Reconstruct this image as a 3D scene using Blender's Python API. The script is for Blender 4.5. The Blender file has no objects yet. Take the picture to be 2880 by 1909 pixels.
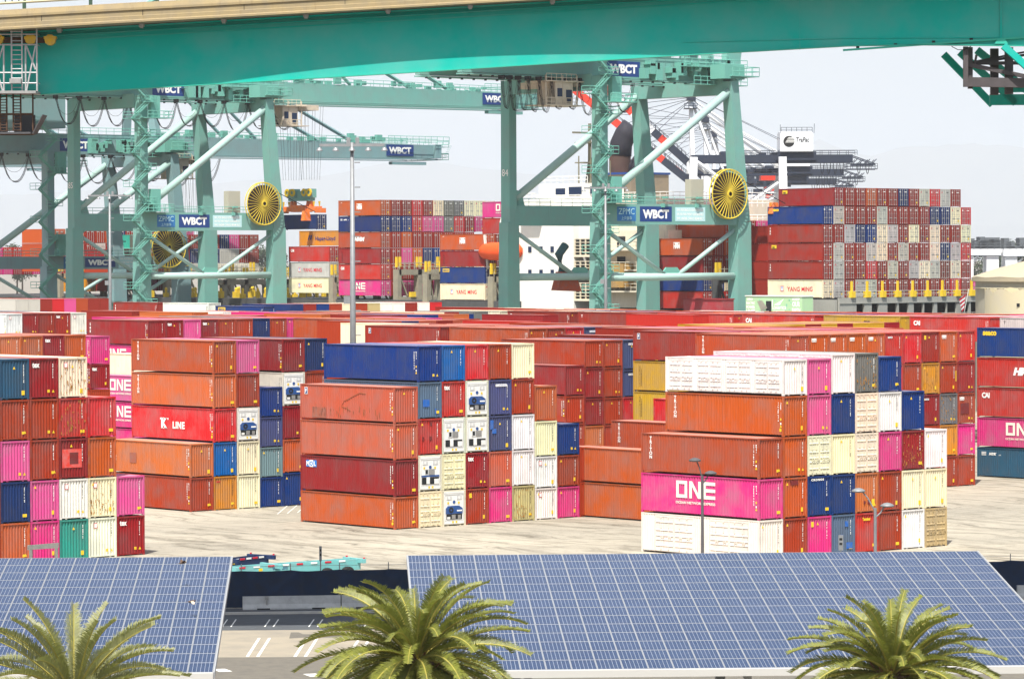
import bpy, math, random
from mathutils import Vector, Matrix
C = bpy.context.scene.collection
rnd = random.Random(7)
PI = math.pi

# ---------------------------------------------------------------- camera (X = yard rows, Y = yard bays, both along the quay grid)
F_PX, PITCH, ROLL, CAM_H, YAW = 10010.34, 0.0234125, 0.00376, 21.7678, 0.8502723
fw = Vector((math.cos(YAW), math.sin(YAW), 0)); rt = Vector((math.sin(YAW), -math.cos(YAW), 0)); up = Vector((0, 0, 1))
FWD = fw * math.cos(PITCH) - up * math.sin(PITCH)
UPV = fw * math.sin(PITCH) + up * math.cos(PITCH)
cd = bpy.data.cameras.new('camera'); cam = bpy.data.objects.new('camera', cd); C.objects.link(cam)
cd.sensor_width = 36; cd.lens = 36 * F_PX / 2880; cd.clip_start = 1; cd.clip_end = 200000
cr, sr = math.cos(ROLL), math.sin(ROLL)
RX = rt * cr - UPV * sr
UX = rt * sr + UPV * cr
m = Matrix((RX, UX, -FWD)).transposed().to_4x4(); m.translation = (0, 0, CAM_H)
cam.matrix_world = m
bpy.context.scene.camera = cam

# ---------------------------------------------------------------- colours
def lin(c):
    return tuple(((v / 255) / 12.92 if v / 255 <= .04045 else ((v / 255 + .055) / 1.055) ** 2.4) for v in c)
KEXP = 1.72
def alb(c, k=None):
    l = lin(c); k = k or (1.28 if min(l) > .45 else KEXP)
    return tuple(min(.80, (v - min(.018, .25 * v)) / k) for v in l) + (1,)
COL = dict(
 OR=((222,106,46),'orange'), TO=((208,94,50),'burnt orange'), RU=((194,78,40),'rust orange'), BR=((176,60,44),'brown red'),
 MA=((172,50,52),'maroon'), RD=((238,50,58),'bright red'), RR=((220,62,50),'red'), SM=((222,112,84),'salmon'), LO=((228,124,70),'pale orange'),
 PK=((252,104,172),'pink'), HP=((248,64,152),'hot pink'), WH=((247,245,236),'white'), CR=((252,238,204),'cream'), TN=((230,208,150),'tan'),
 IV=((236,230,212),'ivory'), NV=((40,70,128),'navy'), BL=((24,74,146),'blue'), BB=((18,118,194),'bright blue'), SL=((94,102,150),'slate blue'),
 GB=((108,138,168),'grey blue'), LT=((142,168,176),'pale slate'), GY=((142,144,140),'grey'), TB=((62,108,140),'teal blue'),
 TL=((66,184,162),'teal green'), YE=((232,180,50),'yellow'), AM=((238,162,40),'amber'), GW=((206,203,194),'light grey'),
 DR=((176,36,46),'dark red'), BN=((150,88,80),'dull brown'), RY=((248,246,236),'white'))

# ---------------------------------------------------------------- materials
def mat(name, base, rough=.55, metal=0., noise=0., nscale=1., spec=.10, bump=0., bscale=20., objcol=False, rust=0., streak=0.):
    M = bpy.data.materials.new(name); M.use_nodes = True
    nt = M.node_tree; b = nt.nodes['Principled BSDF']; N = nt.nodes.new; Lk = nt.links.new
    b.inputs['Roughness'].default_value = rough; b.inputs['Metallic'].default_value = metal
    b.inputs['Specular IOR Level'].default_value = spec
    base = tuple(base)[:3] + (1,)
    src = None
    if objcol:
        oi = N('ShaderNodeObjectInfo'); src = oi.outputs['Color']
    tc = None
    def coords(sc=(1, 1, 1)):
        nonlocal tc
        if tc is None:
            t = N('ShaderNodeTexCoord'); o = N('ShaderNodeObjectInfo')
            v = N('ShaderNodeVectorMath'); v.operation = 'SCALE'; v.inputs[0].default_value = (37, 91, 53); Lk(o.outputs['Random'], v.inputs['Scale'])
            a = N('ShaderNodeVectorMath'); a.operation = 'ADD'; Lk(t.outputs['Object'], a.inputs[0]); Lk(v.outputs[0], a.inputs[1]); tc = a.outputs[0]
        mp = N('ShaderNodeMapping'); mp.inputs['Scale'].default_value = sc; Lk(tc, mp.inputs['Vector']); return mp.outputs[0]
    def mix(fac, A, B, blend='MIX'):
        x = N('ShaderNodeMix'); x.data_type = 'RGBA'; x.blend_type = blend
        if isinstance(fac, float): x.inputs[0].default_value = fac
        else: Lk(fac, x.inputs[0])
        for i, q in ((6, A), (7, B)):
            if isinstance(q, tuple): x.inputs[i].default_value = q
            else: Lk(q, x.inputs[i])
        return x.outputs[2]
    def nz(sc, scale, detail=4, lo=.4, hi=.7, rough=.6):
        n = N('ShaderNodeTexNoise'); n.inputs['Scale'].default_value = scale; n.inputs['Detail'].default_value = detail; n.inputs['Roughness'].default_value = rough
        Lk(coords(sc), n.inputs['Vector'])
        r = N('ShaderNodeMapRange'); r.inputs['From Min'].default_value = lo; r.inputs['From Max'].default_value = hi; Lk(n.outputs['Fac'], r.inputs['Value']); return r.outputs[0]
    def mul(a, k):
        x = N('ShaderNodeMath'); x.operation = 'MULTIPLY'
        Lk(a, x.inputs[0])
        if isinstance(k, float): x.inputs[1].default_value = k
        else: Lk(k, x.inputs[1])
        return x.outputs[0]
    col = src if src is not None else base
    if noise:
        f = nz((1, 1, 1), nscale)
        hs = N('ShaderNodeHueSaturation'); hs.inputs['Saturation'].default_value = .8; hs.inputs['Value'].default_value = 1 - noise
        if src is not None: Lk(src, hs.inputs['Color'])
        else: hs.inputs['Color'].default_value = base
        col = mix(f, col, hs.outputs[0])
    if streak:
        f = nz((3.5, 3.5, .16), 1.6, 5, .5, .85)
        hs = N('ShaderNodeHueSaturation'); hs.inputs['Saturation'].default_value = .86; hs.inputs['Value'].default_value = 1.18
        if isinstance(col, tuple): hs.inputs['Color'].default_value = col
        else: Lk(col, hs.inputs['Color'])
        col = mix(mul(f, streak), col, hs.outputs[0])
        f2 = nz((5, 5, .22), 1.1, 6, .58, .8)
        col = mix(mul(f2, streak), col, (.085, .03, .012, 1))
    if rust:
        f = nz((1.3, 1.3, .6), 2.6, 7, .62, .7, .75)
        col = mix(mul(f, rust), col, (.17, .062, .025, 1))
    if isinstance(col, tuple): b.inputs['Base Color'].default_value = col
    else: Lk(col, b.inputs['Base Color'])
    if bump:
        n = N('ShaderNodeTexNoise'); n.inputs['Scale'].default_value = bscale; n.inputs['Detail'].default_value = 4; Lk(coords(), n.inputs['Vector'])
        bp = N('ShaderNodeBump'); bp.inputs['Strength'].default_value = bump; bp.inputs['Distance'].default_value = .03; Lk(n.outputs['Fac'], bp.inputs['Height']); Lk(bp.outputs[0], b.inputs['Normal'])
    return M
PAINT = mat('container_paint', (1, 1, 1), .5, objcol=True, noise=.24, nscale=.45, rust=.45, streak=.5)
FRAMEP = mat('container_frame_paint', (1, 1, 1), .55, objcol=True, noise=.16, nscale=1.5, rust=.85)
ROOFP = mat('container_roof_paint', (1, 1, 1), .55, objcol=True, noise=.08, nscale=.6, rust=.15)
PLAIN = mat('plain_paint', (1, 1, 1), .5, objcol=True, noise=.06, nscale=.8)
WHITE = mat('white_marking', (.80, .80, .77), .5)
CREAMTXT = mat('cream_marking', (.78, .74, .62), .5)
YEL = mat('yellow_sticker', (.75, .50, .03), .5)
BLACK = mat('black_marking', (.02, .02, .02), .5)
NAVYM = mat('navy_sign', (.018, .05, .19), .45)
REDM = mat('red_marking', (.55, .02, .04), .5)
STEEL = mat('bare_steel', (.33, .33, .32), .45, .4, noise=.2, nscale=3)
RODS = mat('door_rod', (.42, .41, .39), .45, .3)
DARK = mat('dark_machinery', (.02, .022, .025), .6)
RUBBER = mat('tyre_rubber', (.022, .022, .022), .8)

# ---------------------------------------------------------------- mesh builder
class MB:
    def __init__(s): s.v = []; s.f = []; s.mi = []
    def quad(s, a, b, c, d, mi=0):
        n = len(s.v); s.v += [a, b, c, d]; s.f.append((n, n + 1, n + 2, n + 3)); s.mi.append(mi)
    def poly(s, pts, mi=0):
        n = len(s.v); s.v += list(pts); s.f.append(tuple(range(n, n + len(pts)))); s.mi.append(mi)
    def box(s, x0, y0, z0, x1, y1, z1, mi=0):
        n = len(s.v)
        s.v += [(x0,y0,z0),(x1,y0,z0),(x1,y1,z0),(x0,y1,z0),(x0,y0,z1),(x1,y0,z1),(x1,y1,z1),(x0,y1,z1)]
        for q in ((0,3,2,1),(4,5,6,7),(0,1,5,4),(1,2,6,5),(2,3,7,6),(3,0,4,7)):
            s.f.append(tuple(n + i for i in q)); s.mi.append(mi)
        return s
    def hull8(s, a, b, mi=0):       # two quads of four points each, joined
        n = len(s.v); s.v += list(a) + list(b)
        for q in ((3,2,1,0),(4,5,6,7),(0,1,5,4),(1,2,6,5),(2,3,7,6),(3,0,4,7)):
            s.f.append(tuple(n + i for i in q)); s.mi.append(mi)
        return s
    def beam(s, p, q, w, h=None, mi=0, upv=(0, 0, 1), w2=None, h2=None):
        h = h or w; w2 = w2 or w; h2 = h2 or h
        p = Vector(p); q = Vector(q); d = (q - p).normalized(); u = Vector(upv)
        if abs(d.dot(u)) > .99: u = Vector((0, 1, 0))
        sx = d.cross(u).normalized(); sy = sx.cross(d).normalized()
        def ring(c, w, h): return [tuple(c + sx * (w / 2 * i) + sy * (h / 2 * j)) for i, j in ((-1,-1),(1,-1),(1,1),(-1,1))]
        return s.hull8(ring(p, w, h), ring(q, w2, h2), mi)
    def tube(s, pts, r, n=6, mi=0, r2=None, caps=True):
        pts = [Vector(p) for p in pts]; k0 = len(s.v); u = Vector((0, 0, 1)); N = len(pts)
        for i, p in enumerate(pts):
            d = (pts[min(i + 1, N - 1)] - pts[max(i - 1, 0)]).normalized()
            a = d.cross(u)
            if a.length < .05: a = d.cross(Vector((0, 1, 0)))
            a.normalize(); b = a.cross(d)
            rr = r if r2 is None else r + (r2 - r) * i / (N - 1)
            for k in range(n):
                t = 2 * PI * k / n; s.v.append(tuple(p + a * (rr * math.cos(t)) + b * (rr * math.sin(t))))
        for i in range(N - 1):
            for k in range(n):
                k1 = (k + 1) % n; s.f.append((k0 + i*n + k, k0 + i*n + k1, k0 + (i+1)*n + k1, k0 + (i+1)*n + k)); s.mi.append(mi)
        if caps:
            s.f.append(tuple(k0 + k for k in reversed(range(n)))); s.mi.append(mi)
            s.f.append(tuple(k0 + (N-1)*n + k for k in range(n))); s.mi.append(mi)
        return s
    def lathe(s, c, prof, n=24, axis='z', mi=0, a0=0, a1=2*PI):
        k0 = len(s.v); full = abs(a1 - a0 - 2*PI) < 1e-6; m = n if full else n + 1
        for r, z in prof:
            for k in range(m):
                t = a0 + (a1 - a0) * k / n; x, y = r * math.cos(t), r * math.sin(t)
                s.v.append({'z': (c[0]+x, c[1]+y, c[2]+z), 'y': (c[0]+x, c[1]+z, c[2]+y), 'x': (c[0]+z, c[1]+x, c[2]+y)}[axis])
        for i in range(len(prof) - 1):
            for k in range(n):
                k1 = (k + 1) % m; s.f.append((k0+i*m+k, k0+i*m+k1, k0+(i+1)*m+k1, k0+(i+1)*m+k)); s.mi.append(mi)
        return s
    def mesh(s, name, mats, smooth=False):
        me = bpy.data.meshes.new(name); me.from_pydata([tuple(v) for v in s.v], [], s.f)
        for M in (mats if isinstance(mats, (list, tuple)) else [mats]): me.materials.append(M)
        me.polygons.foreach_set('material_index', s.mi)
        if smooth: me.polygons.foreach_set('use_smooth', [True] * len(me.polygons))
        me.update(); return me
    def build(s, name, mats, parent=None, smooth=False, col=None, loc=None):
        return obj(name, s.mesh(name, mats, smooth), parent, col, loc)

def obj(name, me, parent=None, col=None, loc=None, mtx=None):
    o = bpy.data.objects.new(name, me); C.objects.link(o)
    if parent is not None: o.parent = parent
    if col is not None: o.color = col
    if mtx is not None: o.matrix_local = mtx
    elif loc is not None: o.location = loc
    return o
def tag(o, label=None, cat=None, group=None, kind=None):
    if label: o['label'] = label
    if cat: o['category'] = cat
    if group: o['group'] = group
    if kind: o['kind'] = kind
    return o
def empty(name, label, cat, loc=(0,0,0), rz=0, group=None):
    o = bpy.data.objects.new(name, None); C.objects.link(o); o.location = loc; o.rotation_euler = (0, 0, rz)
    return tag(o, label, cat, group)

# ---------------------------------------------------------------- lettering (flat letters with a little thickness)
_tx = {}
def text_mesh(s, bold=0., spacing=1., line=1., align='CENTER', M=None, shear=0.):
    key = (s, bold, spacing, line, align, M.name if M else 'w', shear)
    if key in _tx: return _tx[key]
    cu = bpy.data.curves.new('lettering', 'FONT'); cu.body = s; cu.size = 1; cu.offset = bold; cu.space_character = spacing; cu.space_line = line
    cu.align_x = align; cu.resolution_u = 3; cu.extrude = .002; cu.shear = shear
    o = bpy.data.objects.new('lettering_curve', cu); C.objects.link(o)
    dg = bpy.context.evaluated_depsgraph_get(); dg.update()
    me = bpy.data.meshes.new_from_object(o.evaluated_get(dg)); me.name = 'lettering'
    me.materials.clear(); me.materials.append(M or WHITE)
    bpy.data.objects.remove(o); bpy.data.curves.remove(cu)
    xs = [v.co.x for v in me.vertices]; ys = [v.co.y for v in me.vertices]
    bb = (min(xs), min(ys), max(xs), max(ys)) if xs else (0, 0, 1, 1)
    _tx[key] = (me, bb); return _tx[key]
AX = {'-X': Matrix(((0,0,-1,0),(-1,0,0,0),(0,1,0,0),(0,0,0,1))), '-Y': Matrix(((1,0,0,0),(0,0,-1,0),(0,1,0,0),(0,0,0,1)))}
def letter(s, parent, face, at, w=None, h=None, name='lettering', **k):
    """text centred at AT (local) on a face looking to -X or -Y, fitted to width w and height h"""
    me, bb = text_mesh(s, **k)
    bw, bh = max(bb[2]-bb[0], .01), max(bb[3]-bb[1], .01)
    sx = w / bw if w else h / bh; sy = h / bh if h else sx
    cx, cy = (bb[0]+bb[2])/2, (bb[1]+bb[3])/2
    M = Matrix.Translation(at) @ AX[face] @ Matrix.Diagonal((sx, sy, 1, 1)) @ Matrix.Translation((-cx, -cy, 0))
    return obj(name, me, parent, None, None, M)
def flat(name, rects, mats, parent, face, at, polys=()):
    """rectangles (u0,v0,u1,v1,mi) and polygons in the plane of a face"""
    b = MB()
    for r in rects:
        u0, v0, u1, v1 = r[:4]; mi = r[4] if len(r) > 4 else 0; d = .002 * (mi + 1)
        b.box(u0, v0, 0, u1, v1, d, mi)
    for p, mi in polys:
        b.poly([(u, v, .006) for u, v in p], mi)
    return obj(name, b.mesh(name, mats), parent, None, None, Matrix.Translation(at) @ AX[face])
# ---------------------------------------------------------------- light
SUN_EL = math.radians(60.0)
sd = Vector((-.80, -.60, 0)).normalized()            # horizontal direction towards the sun: behind the viewer, a little to the left
S = Vector((sd.x * math.cos(SUN_EL), sd.y * math.cos(SUN_EL), math.sin(SUN_EL)))
sl = bpy.data.lights.new('sun', 'SUN'); sl.energy = 5.0; sl.angle = math.radians(.53); sl.color = (1, .955, .88)
so = bpy.data.objects.new('sun', sl); C.objects.link(so); so.rotation_euler = S.to_track_quat('Z', 'Y').to_euler(); so.location = (0, 0, 300)
W = bpy.data.worlds.new('World'); bpy.context.scene.world = W; W.use_nodes = True
wn = W.node_tree; bg = wn.nodes['Background']
sk = wn.nodes.new('ShaderNodeTexSky'); sk.sky_type = 'NISHITA'; sk.sun_disc = False
sk.sun_elevation = SUN_EL; sk.sun_rotation = math.atan2(S.x, S.y); sk.altitude = 10; sk.air_density = 1.0; sk.dust_density = 3.0; sk.ozone_density = 1.0
wn.links.new(sk.outputs[0], bg.inputs['Color']); bg.inputs['Strength'].default_value = .09
vs = bpy.context.scene.view_settings; vs.view_transform = 'Standard'; vs.look = 'None'; vs.gamma = 1; vs.exposure = .90
cy = bpy.context.scene.cycles
cy.max_bounces = 5; cy.diffuse_bounces = 3; cy.glossy_bounces = 2; cy.transmission_bounces = 2; cy.volume_bounces = 2; cy.caustics_reflective = False; cy.caustics_refractive = False
try: cy.use_denoising = True
except Exception: pass
# ---------------------------------------------------------------- ground, far land, mountains, haze
def ground_mat():
    M = bpy.data.materials.new('yard_concrete'); M.use_nodes = True; nt = M.node_tree; b = nt.nodes['Principled BSDF']; N = nt.nodes.new; Lk = nt.links.new
    b.inputs['Roughness'].default_value = .85; b.inputs['Specular IOR Level'].default_value = .2
    g = N('ShaderNodeNewGeometry')
    def nz(rot, sc, scale, lo, hi, det=6, rough=.6):
        wn_ = N('ShaderNodeTexNoise'); wn_.inputs['Scale'].default_value = .07; wn_.inputs['Detail'].default_value = 3; Lk(g.outputs['Position'], wn_.inputs['Vector']); wv = N('ShaderNodeVectorMath'); wv.operation = 'SCALE'; wv.inputs['Scale'].default_value = 9.; Lk(wn_.outputs['Color'], wv.inputs[0]); wa = N('ShaderNodeVectorMath'); wa.operation = 'ADD'; Lk(g.outputs['Position'], wa.inputs[0]); Lk(wv.outputs[0], wa.inputs[1])
        m_ = N('ShaderNodeMapping'); m_.inputs['Rotation'].default_value = (0, 0, rot); m_.inputs['Scale'].default_value = sc; Lk(wa.outputs[0], m_.inputs[0])
        n = N('ShaderNodeTexNoise'); n.inputs['Scale'].default_value = scale; n.inputs['Detail'].default_value = det; n.inputs['Roughness'].default_value = rough; Lk(m_.outputs[0], n.inputs['Vector'])
        r = N('ShaderNodeMapRange'); r.inputs['From Min'].default_value = lo; r.inputs['From Max'].default_value = hi; Lk(n.outputs['Fac'], r.inputs[0]); return r.outputs[0]
    def mix(f, A, B, k=1.):
        q = N('ShaderNodeMath'); q.operation = 'MULTIPLY'; Lk(f, q.inputs[0]); q.inputs[1].default_value = k
        x = N('ShaderNodeMix'); x.data_type = 'RGBA'; Lk(q.outputs[0], x.inputs[0])
        for i, v in ((6, A), (7, B)):
            if isinstance(v, tuple): x.inputs[i].default_value = v
            else: Lk(v, x.inputs[i])
        return x.outputs[2]
    c = mix(nz(0, (1, 1, 1), .05, .35, .65), (.385, .35, .275, 1), (.27, .25, .20, 1))
    c = mix(nz(0, (1, .055, 1), .8, .50, .72), c, (.07, .062, .04, 1), .85)          # tyre wear along the lanes
    c = mix(nz(.5, (1, .10, 1), .55, .55, .74), c, (.085, .075, .05, 1), .7)
    c = mix(nz(1.57, (1, .12, 1), .5, .56, .72), c, (.09, .08, .06, 1), .7)
    c = mix(nz(0, (1, 1, 1), 1.6, .60, .72), c, (.09, .08, .06, 1), .6)
    c = mix(nz(0, (1, 1, 1), 9., .45, .7, 3), c, (.44, .40, .33, 1), .35)
    c = mix(nz(.25, (1, .07, 1), 1.3, .60, .70), c, (.05, .045, .03, 1), .75)         # skid marks
    br = N('ShaderNodeTexBrick'); br.inputs['Scale'].default_value = 1.; br.inputs['Mortar Size'].default_value = .035; br.inputs['Brick Width'].default_value = 9.; br.inputs['Row Height'].default_value = 6.; br.offset = 0
    Lk(g.outputs['Position'], br.inputs['Vector']); br.inputs['Color1'].default_value = (0, 0, 0, 1); br.inputs['Color2'].default_value = (0, 0, 0, 1); br.inputs['Mortar'].default_value = (1, 1, 1, 1)
    c = mix(br.outputs['Color'], c, (.10, .09, .065, 1), .7)
    Lk(c, b.inputs['Base Color'])
    return M
b = MB(); b.quad((-400, -400, 0), (407, -400, 0), (407, 3000, 0), (-400, 3000, 0))
tag(b.build('ground', ground_mat()), 'worn pale concrete ground of the container yard', kind='structure')
# blue harbour water beyond the quay
WAT = mat('harbour_water', (.03, .07, .09), .12, bump=.3, bscale=.5)
b = MB(); b.quad((407, -3000, -2.5), (90000, -3000, -2.5), (90000, 90000, -2.5), (407, 90000, -2.5))
tag(b.build('harbour_water', WAT), 'harbour water beside the quay', kind='structure')
# mountains far inland
MTN = mat('dry_hillside', (.16, .15, .12), .95, noise=.3, nscale=.0015)
def ridge(name, dist, pts, seed, label, rough):
    r = random.Random(seed); b = MB(); n = 90; rows = 6
    xs = [p[0] for p in pts]
    for j in range(rows + 1):
        for i in range(n + 1):
            px = -150 + 3250 * i / n; k = max(q for q in range(len(pts) - 1) if pts[q][0] <= max(px, xs[0]))
            x0, y0 = pts[k]; x1, y1 = pts[k + 1]; py = y0 + (y1 - y0) * max(0, min(1, (px - x0) / (x1 - x0)))
            H = (724 - py) / F_PX * dist + CAM_H
            f = j / rows; d = dist * (1 - .10 * (1 - f))
            P = (fw + rt * ((px - 1440) / F_PX)) * d
            z = H * f ** 1.4 * (1 + r.uniform(-rough, rough) * (.25 + .75 * (1 - f)))
            b.v.append((P.x, P.y, max(z, 0) if j else -2))
    for i in range(n + 1):
        px = -150 + 3250 * i / n; P = (fw + rt * ((px - 1440) / F_PX)) * (dist * 1.12); b.v.append((P.x, P.y, -2))
    for j in range(rows + 1):
        for i in range(n):
            a = j * (n + 1) + i; b.f.append((a, a + 1, a + n + 2, a + n + 1)); b.mi.append(0)
    tag(b.build(name, MTN, smooth=True), label, kind='structure')
ridge('mountains', 40000, [(-200, 560), (500, 520), (900, 500), (1080, 462), (1200, 458), (1380, 480), (1560, 505), (1900, 500), (2200, 470), (2300, 400), (2440, 450), (2560, 418), (2600, 420), (2760, 415), (2900, 424), (3200, 430)], 4, 'hazy blue mountain ridge far inland', .05)
ridge('hills', 36000, [(-200, 640), (300, 655), (800, 640), (1400, 660), (2300, 650), (2700, 640), (2900, 648), (3200, 640)], 9, 'low hazy hills behind the harbour', .08)
def haze():
    hb = MB(); hb.box(-3500, -3500, -4, 60000, 60000, 2400)
    M = bpy.data.materials.new('haze'); M.use_nodes = True; nt = M.node_tree
    for nd in list(nt.nodes):
        if nd.type == 'BSDF_PRINCIPLED': nt.nodes.remove(nd)
    v = nt.nodes.new('ShaderNodeVolumePrincipled'); v.inputs['Color'].default_value = (.94, .97, 1, 1); v.inputs['Density'].default_value = 6.0e-5; v.inputs['Anisotropy'].default_value = .3
    out = [nd for nd in nt.nodes if nd.type == 'OUTPUT_MATERIAL'][0]; nt.links.new(v.outputs[0], out.inputs['Volume'])
    tag(hb.build('haze', M), 'thin pale haze in the air', kind='stuff')
haze()

b = MB(); b.box(405.8, -400, -4, 407, 3000, -.02); tag(b.build('quay_wall', mat('quay_concrete', (.3, .28, .24), .9, noise=.2)), 'concrete quay wall at the edge of the harbour water', kind='structure')
# ---------------------------------------------------------------- containers: origin at the bottom corner nearest the viewer; long side faces -X, end faces -Y
CW, CL, HB, HA = 2.438, 12.192, 2.896, 2.591
GAP = .028
_cm = {}
def memo(f):
    def g(*a):
        k = (f.__name__,) + a
        if k not in _cm: _cm[k] = f(*a)
        return _cm[k]
    return g
def corr(b, n0, n1, pitch, depth, put, mi=0):
    """trapezoid corrugation from n0 to n1; put(t, d, top) gives a point"""
    n = max(1, round((n1 - n0) / pitch)); p = (n1 - n0) / n; ts = []
    for i in range(n):
        a = n0 + i * p
        ts += [(a, 0), (a + .30 * p, 0), (a + .45 * p, depth), (a + .85 * p, depth)]
    ts.append((n1, 0))
    for (t0, d0), (t1, d1) in zip(ts, ts[1:]):
        b.quad(put(t0, d0, 0), put(t1, d1, 0), put(t1, d1, 1), put(t0, d0, 1), mi)
@memo
def m_frame(h, L):
    b = MB(); w = CW; p = .11
    for x in (0, w - p):
        for y in (0, L - p * 1.3): b.box(x, y, .118, x + p, y + p * 1.3, h - .118)
    for x in (-.004, w - .158):
        for y in (-.004, L - .174):
            for z in (0, h - .118): b.box(x, y, z, x + .162, y + .178, z + .118)
    for x in (.012, w - .137):
        b.box(x + .05, .174, .115, x + .075, L - .174, .165); b.box(x, .174, h - .085, x + .06, L - .174, h - .01)
    for y in (.012, L - .082):
        b.box(.158, y + .02, .085, w - .158, y + .06, .16); b.box(.158, y, h - .13, w - .158, y + .07, h - .01)
    for x in (.5, w - .62): b.box(x, .0, .012, x + .12, .10, .05)
    return b.mesh('frame', FRAMEP)
@memo
def m_side(h, L):
    b = MB()
    corr(b, .14, L - .14, .278, .046, lambda t, d, k: (.042 + d, L - t, h - .085 if k else .150))
    return b.mesh('side_wall', PAINT)
@memo
def m_flatside(h, L):
    b = MB(); x = .042
    b.quad((x, L - .14, .165), (x, .14, .165), (x, .14, h - .085), (x, L - .14, h - .085))
    b.box(x - .006, .14, .30, x + .01, L - .14, .33)
    for i in range(1, 10): b.box(x - .003, L * i / 10 - .012, .165, x + .01, L * i / 10 + .012, h - .085)
    return b.mesh('side_wall', PAINT)
@memo
def m_end(h):
    b = MB()
    corr(b, .11, CW - .11, .247, .058, lambda t, d, k: (t, .05 + d, h - .13 if k else .15))
    return b.mesh('end_wall', PAINT)
@memo
def m_roof(h, L):
    b = MB()
    corr(b, .14, L - .14, .209, .02, lambda t, d, k: (.03 if k else CW - .03, t, h - .022 - d))
    return b.mesh('roof', ROOFP)
@memo
def m_back(h, L):
    b = MB()
    b.quad((CW - .03, .1, .12), (CW - .03, L - .1, .12), (CW - .03, L - .1, h - .05), (CW - .03, .1, h - .05))
    b.quad((CW - .1, L - .03, .12), (.1, L - .03, .12), (.1, L - .03, h - .05), (CW - .1, L - .03, h - .05))
    b.quad((.05, .05, .12), (.05, L - .05, .12), (CW - .05, L - .05, .12), (CW - .05, .05, .12))
    return b.mesh('rear_wall', PAINT)
@memo
def m_leaf(w, h):
    """one door leaf lying in x 0..w, facing -y, with pressed ribs"""
    b = MB(); y = .045; rib = [(.0, .10), (.22, .28), (.40, .46), (.56, .62), (.78, .84)]
    b.box(0, y, 0, w, y + .04, h)
    b.box(0, y - .016, 0, .05, y, h); b.box(w - .05, y - .016, 0, w, y, h)
    b.box(.05, y - .016, 0, w - .05, y, .05); b.box(.05, y - .016, h - .05, w - .05, y, h)
    for f in (.12, .30, .42, .58, .82):
        z = h * f; b.hull8([(.10, y - .04, z), (w - .10, y - .04, z), (w - .10, y, z), (.10, y, z)], [(.10, y - .04, z + .035), (w - .10, y - .04, z + .035), (w - .10, y, z + .10), (.10, y, z + .10)])
    for z in (.15, .38, .62, .86): b.box(-.03 if True else 0, y - .028, h * z, .03, y - .016, h * z + .06)
    return b.mesh('door', PAINT)
@memo
def m_rod(h):
    b = MB(); b.tube([(0, 0, 0), (0, 0, h)], .017, 6)
    for z in (.03, h * .33, h * .66, h - .09): b.box(-.045, -.03, z, .045, .02, z + .06)
    b.box(-.02, -.04, h * .33 + .12, .30, -.015, h * .33 + .17)
    b.box(.20, -.035, h * .33 + .02, .26, 0, h * .33 + .26)
    return b.mesh('lock_rod', FRAMEP)
def doors(parent, h, w0, w1, z0, z1, col, face='-Y', deep=True, y0=0.):
    """a pair of leaves between w0 and w1"""
    mid = (w0 + w1) / 2; w = mid - w0 - .012; R = Matrix.Identity(4)
    if face == '-X': R = Matrix(((0,1,0,0),(-1,0,0,0),(0,0,1,0),(0,0,0,1)))   # local x -> -Y, local y -> +X
    for k in (0, 1):
        if face == '-Y': T = Matrix.Translation((w0 if k == 0 else mid + .012, y0, z0))
        else: T = Matrix.Translation((y0, (w1 if k == 0 else mid - .012), z0)) @ R
        d = obj('door', m_leaf(round(w, 3), round(z1 - z0, 3)), parent, col, None, T)
        if deep:
            for f in (.32, .72) if k == 0 else (.28, .68):
                obj('lock_rod', m_rod(round(z1 - z0 - .04, 3)), d, shade(col, .93), None, Matrix.Translation((w * f, .012, .02)))
@memo
def m_thin_end(h):
    b = MB(); w = CW
    # door end of a container seen from far: two leaves with ribs, centre seam
    b.box(.11, .03, .16, w - .11, .07, h - .13)
    for k in (0, 1):
        x0, x1 = (.14, w / 2 - .03) if k == 0 else (w / 2 + .03, w - .14)
        for f in (.16, .33, .46, .60, .78): b.box(x0 + .06, .0, .16 + (h - .3) * f, x1 - .06, .03, .16 + (h - .3) * f + .08)
    b.box(w / 2 - .02, .0, .16, w / 2 + .02, .03, h - .13)
    return b.mesh('door', PAINT)
@memo
def m_rods4(h):
    b = MB()
    for x in (.45, .95, CW - .95, CW - .45):
        b.box(x - .03, -.03, .12, x + .03, .0, h - .1)
        for z in (.2, h * .34, h * .6, h - .28): b.box(x - .09, -.045, z, x + .09, .0, z + .10)
    for x in (.55, CW - .85): b.box(x, -.05, h * .36, x + .32, .0, h * .36 + .07)
    return b.mesh('lock_rod', RODS)
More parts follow.
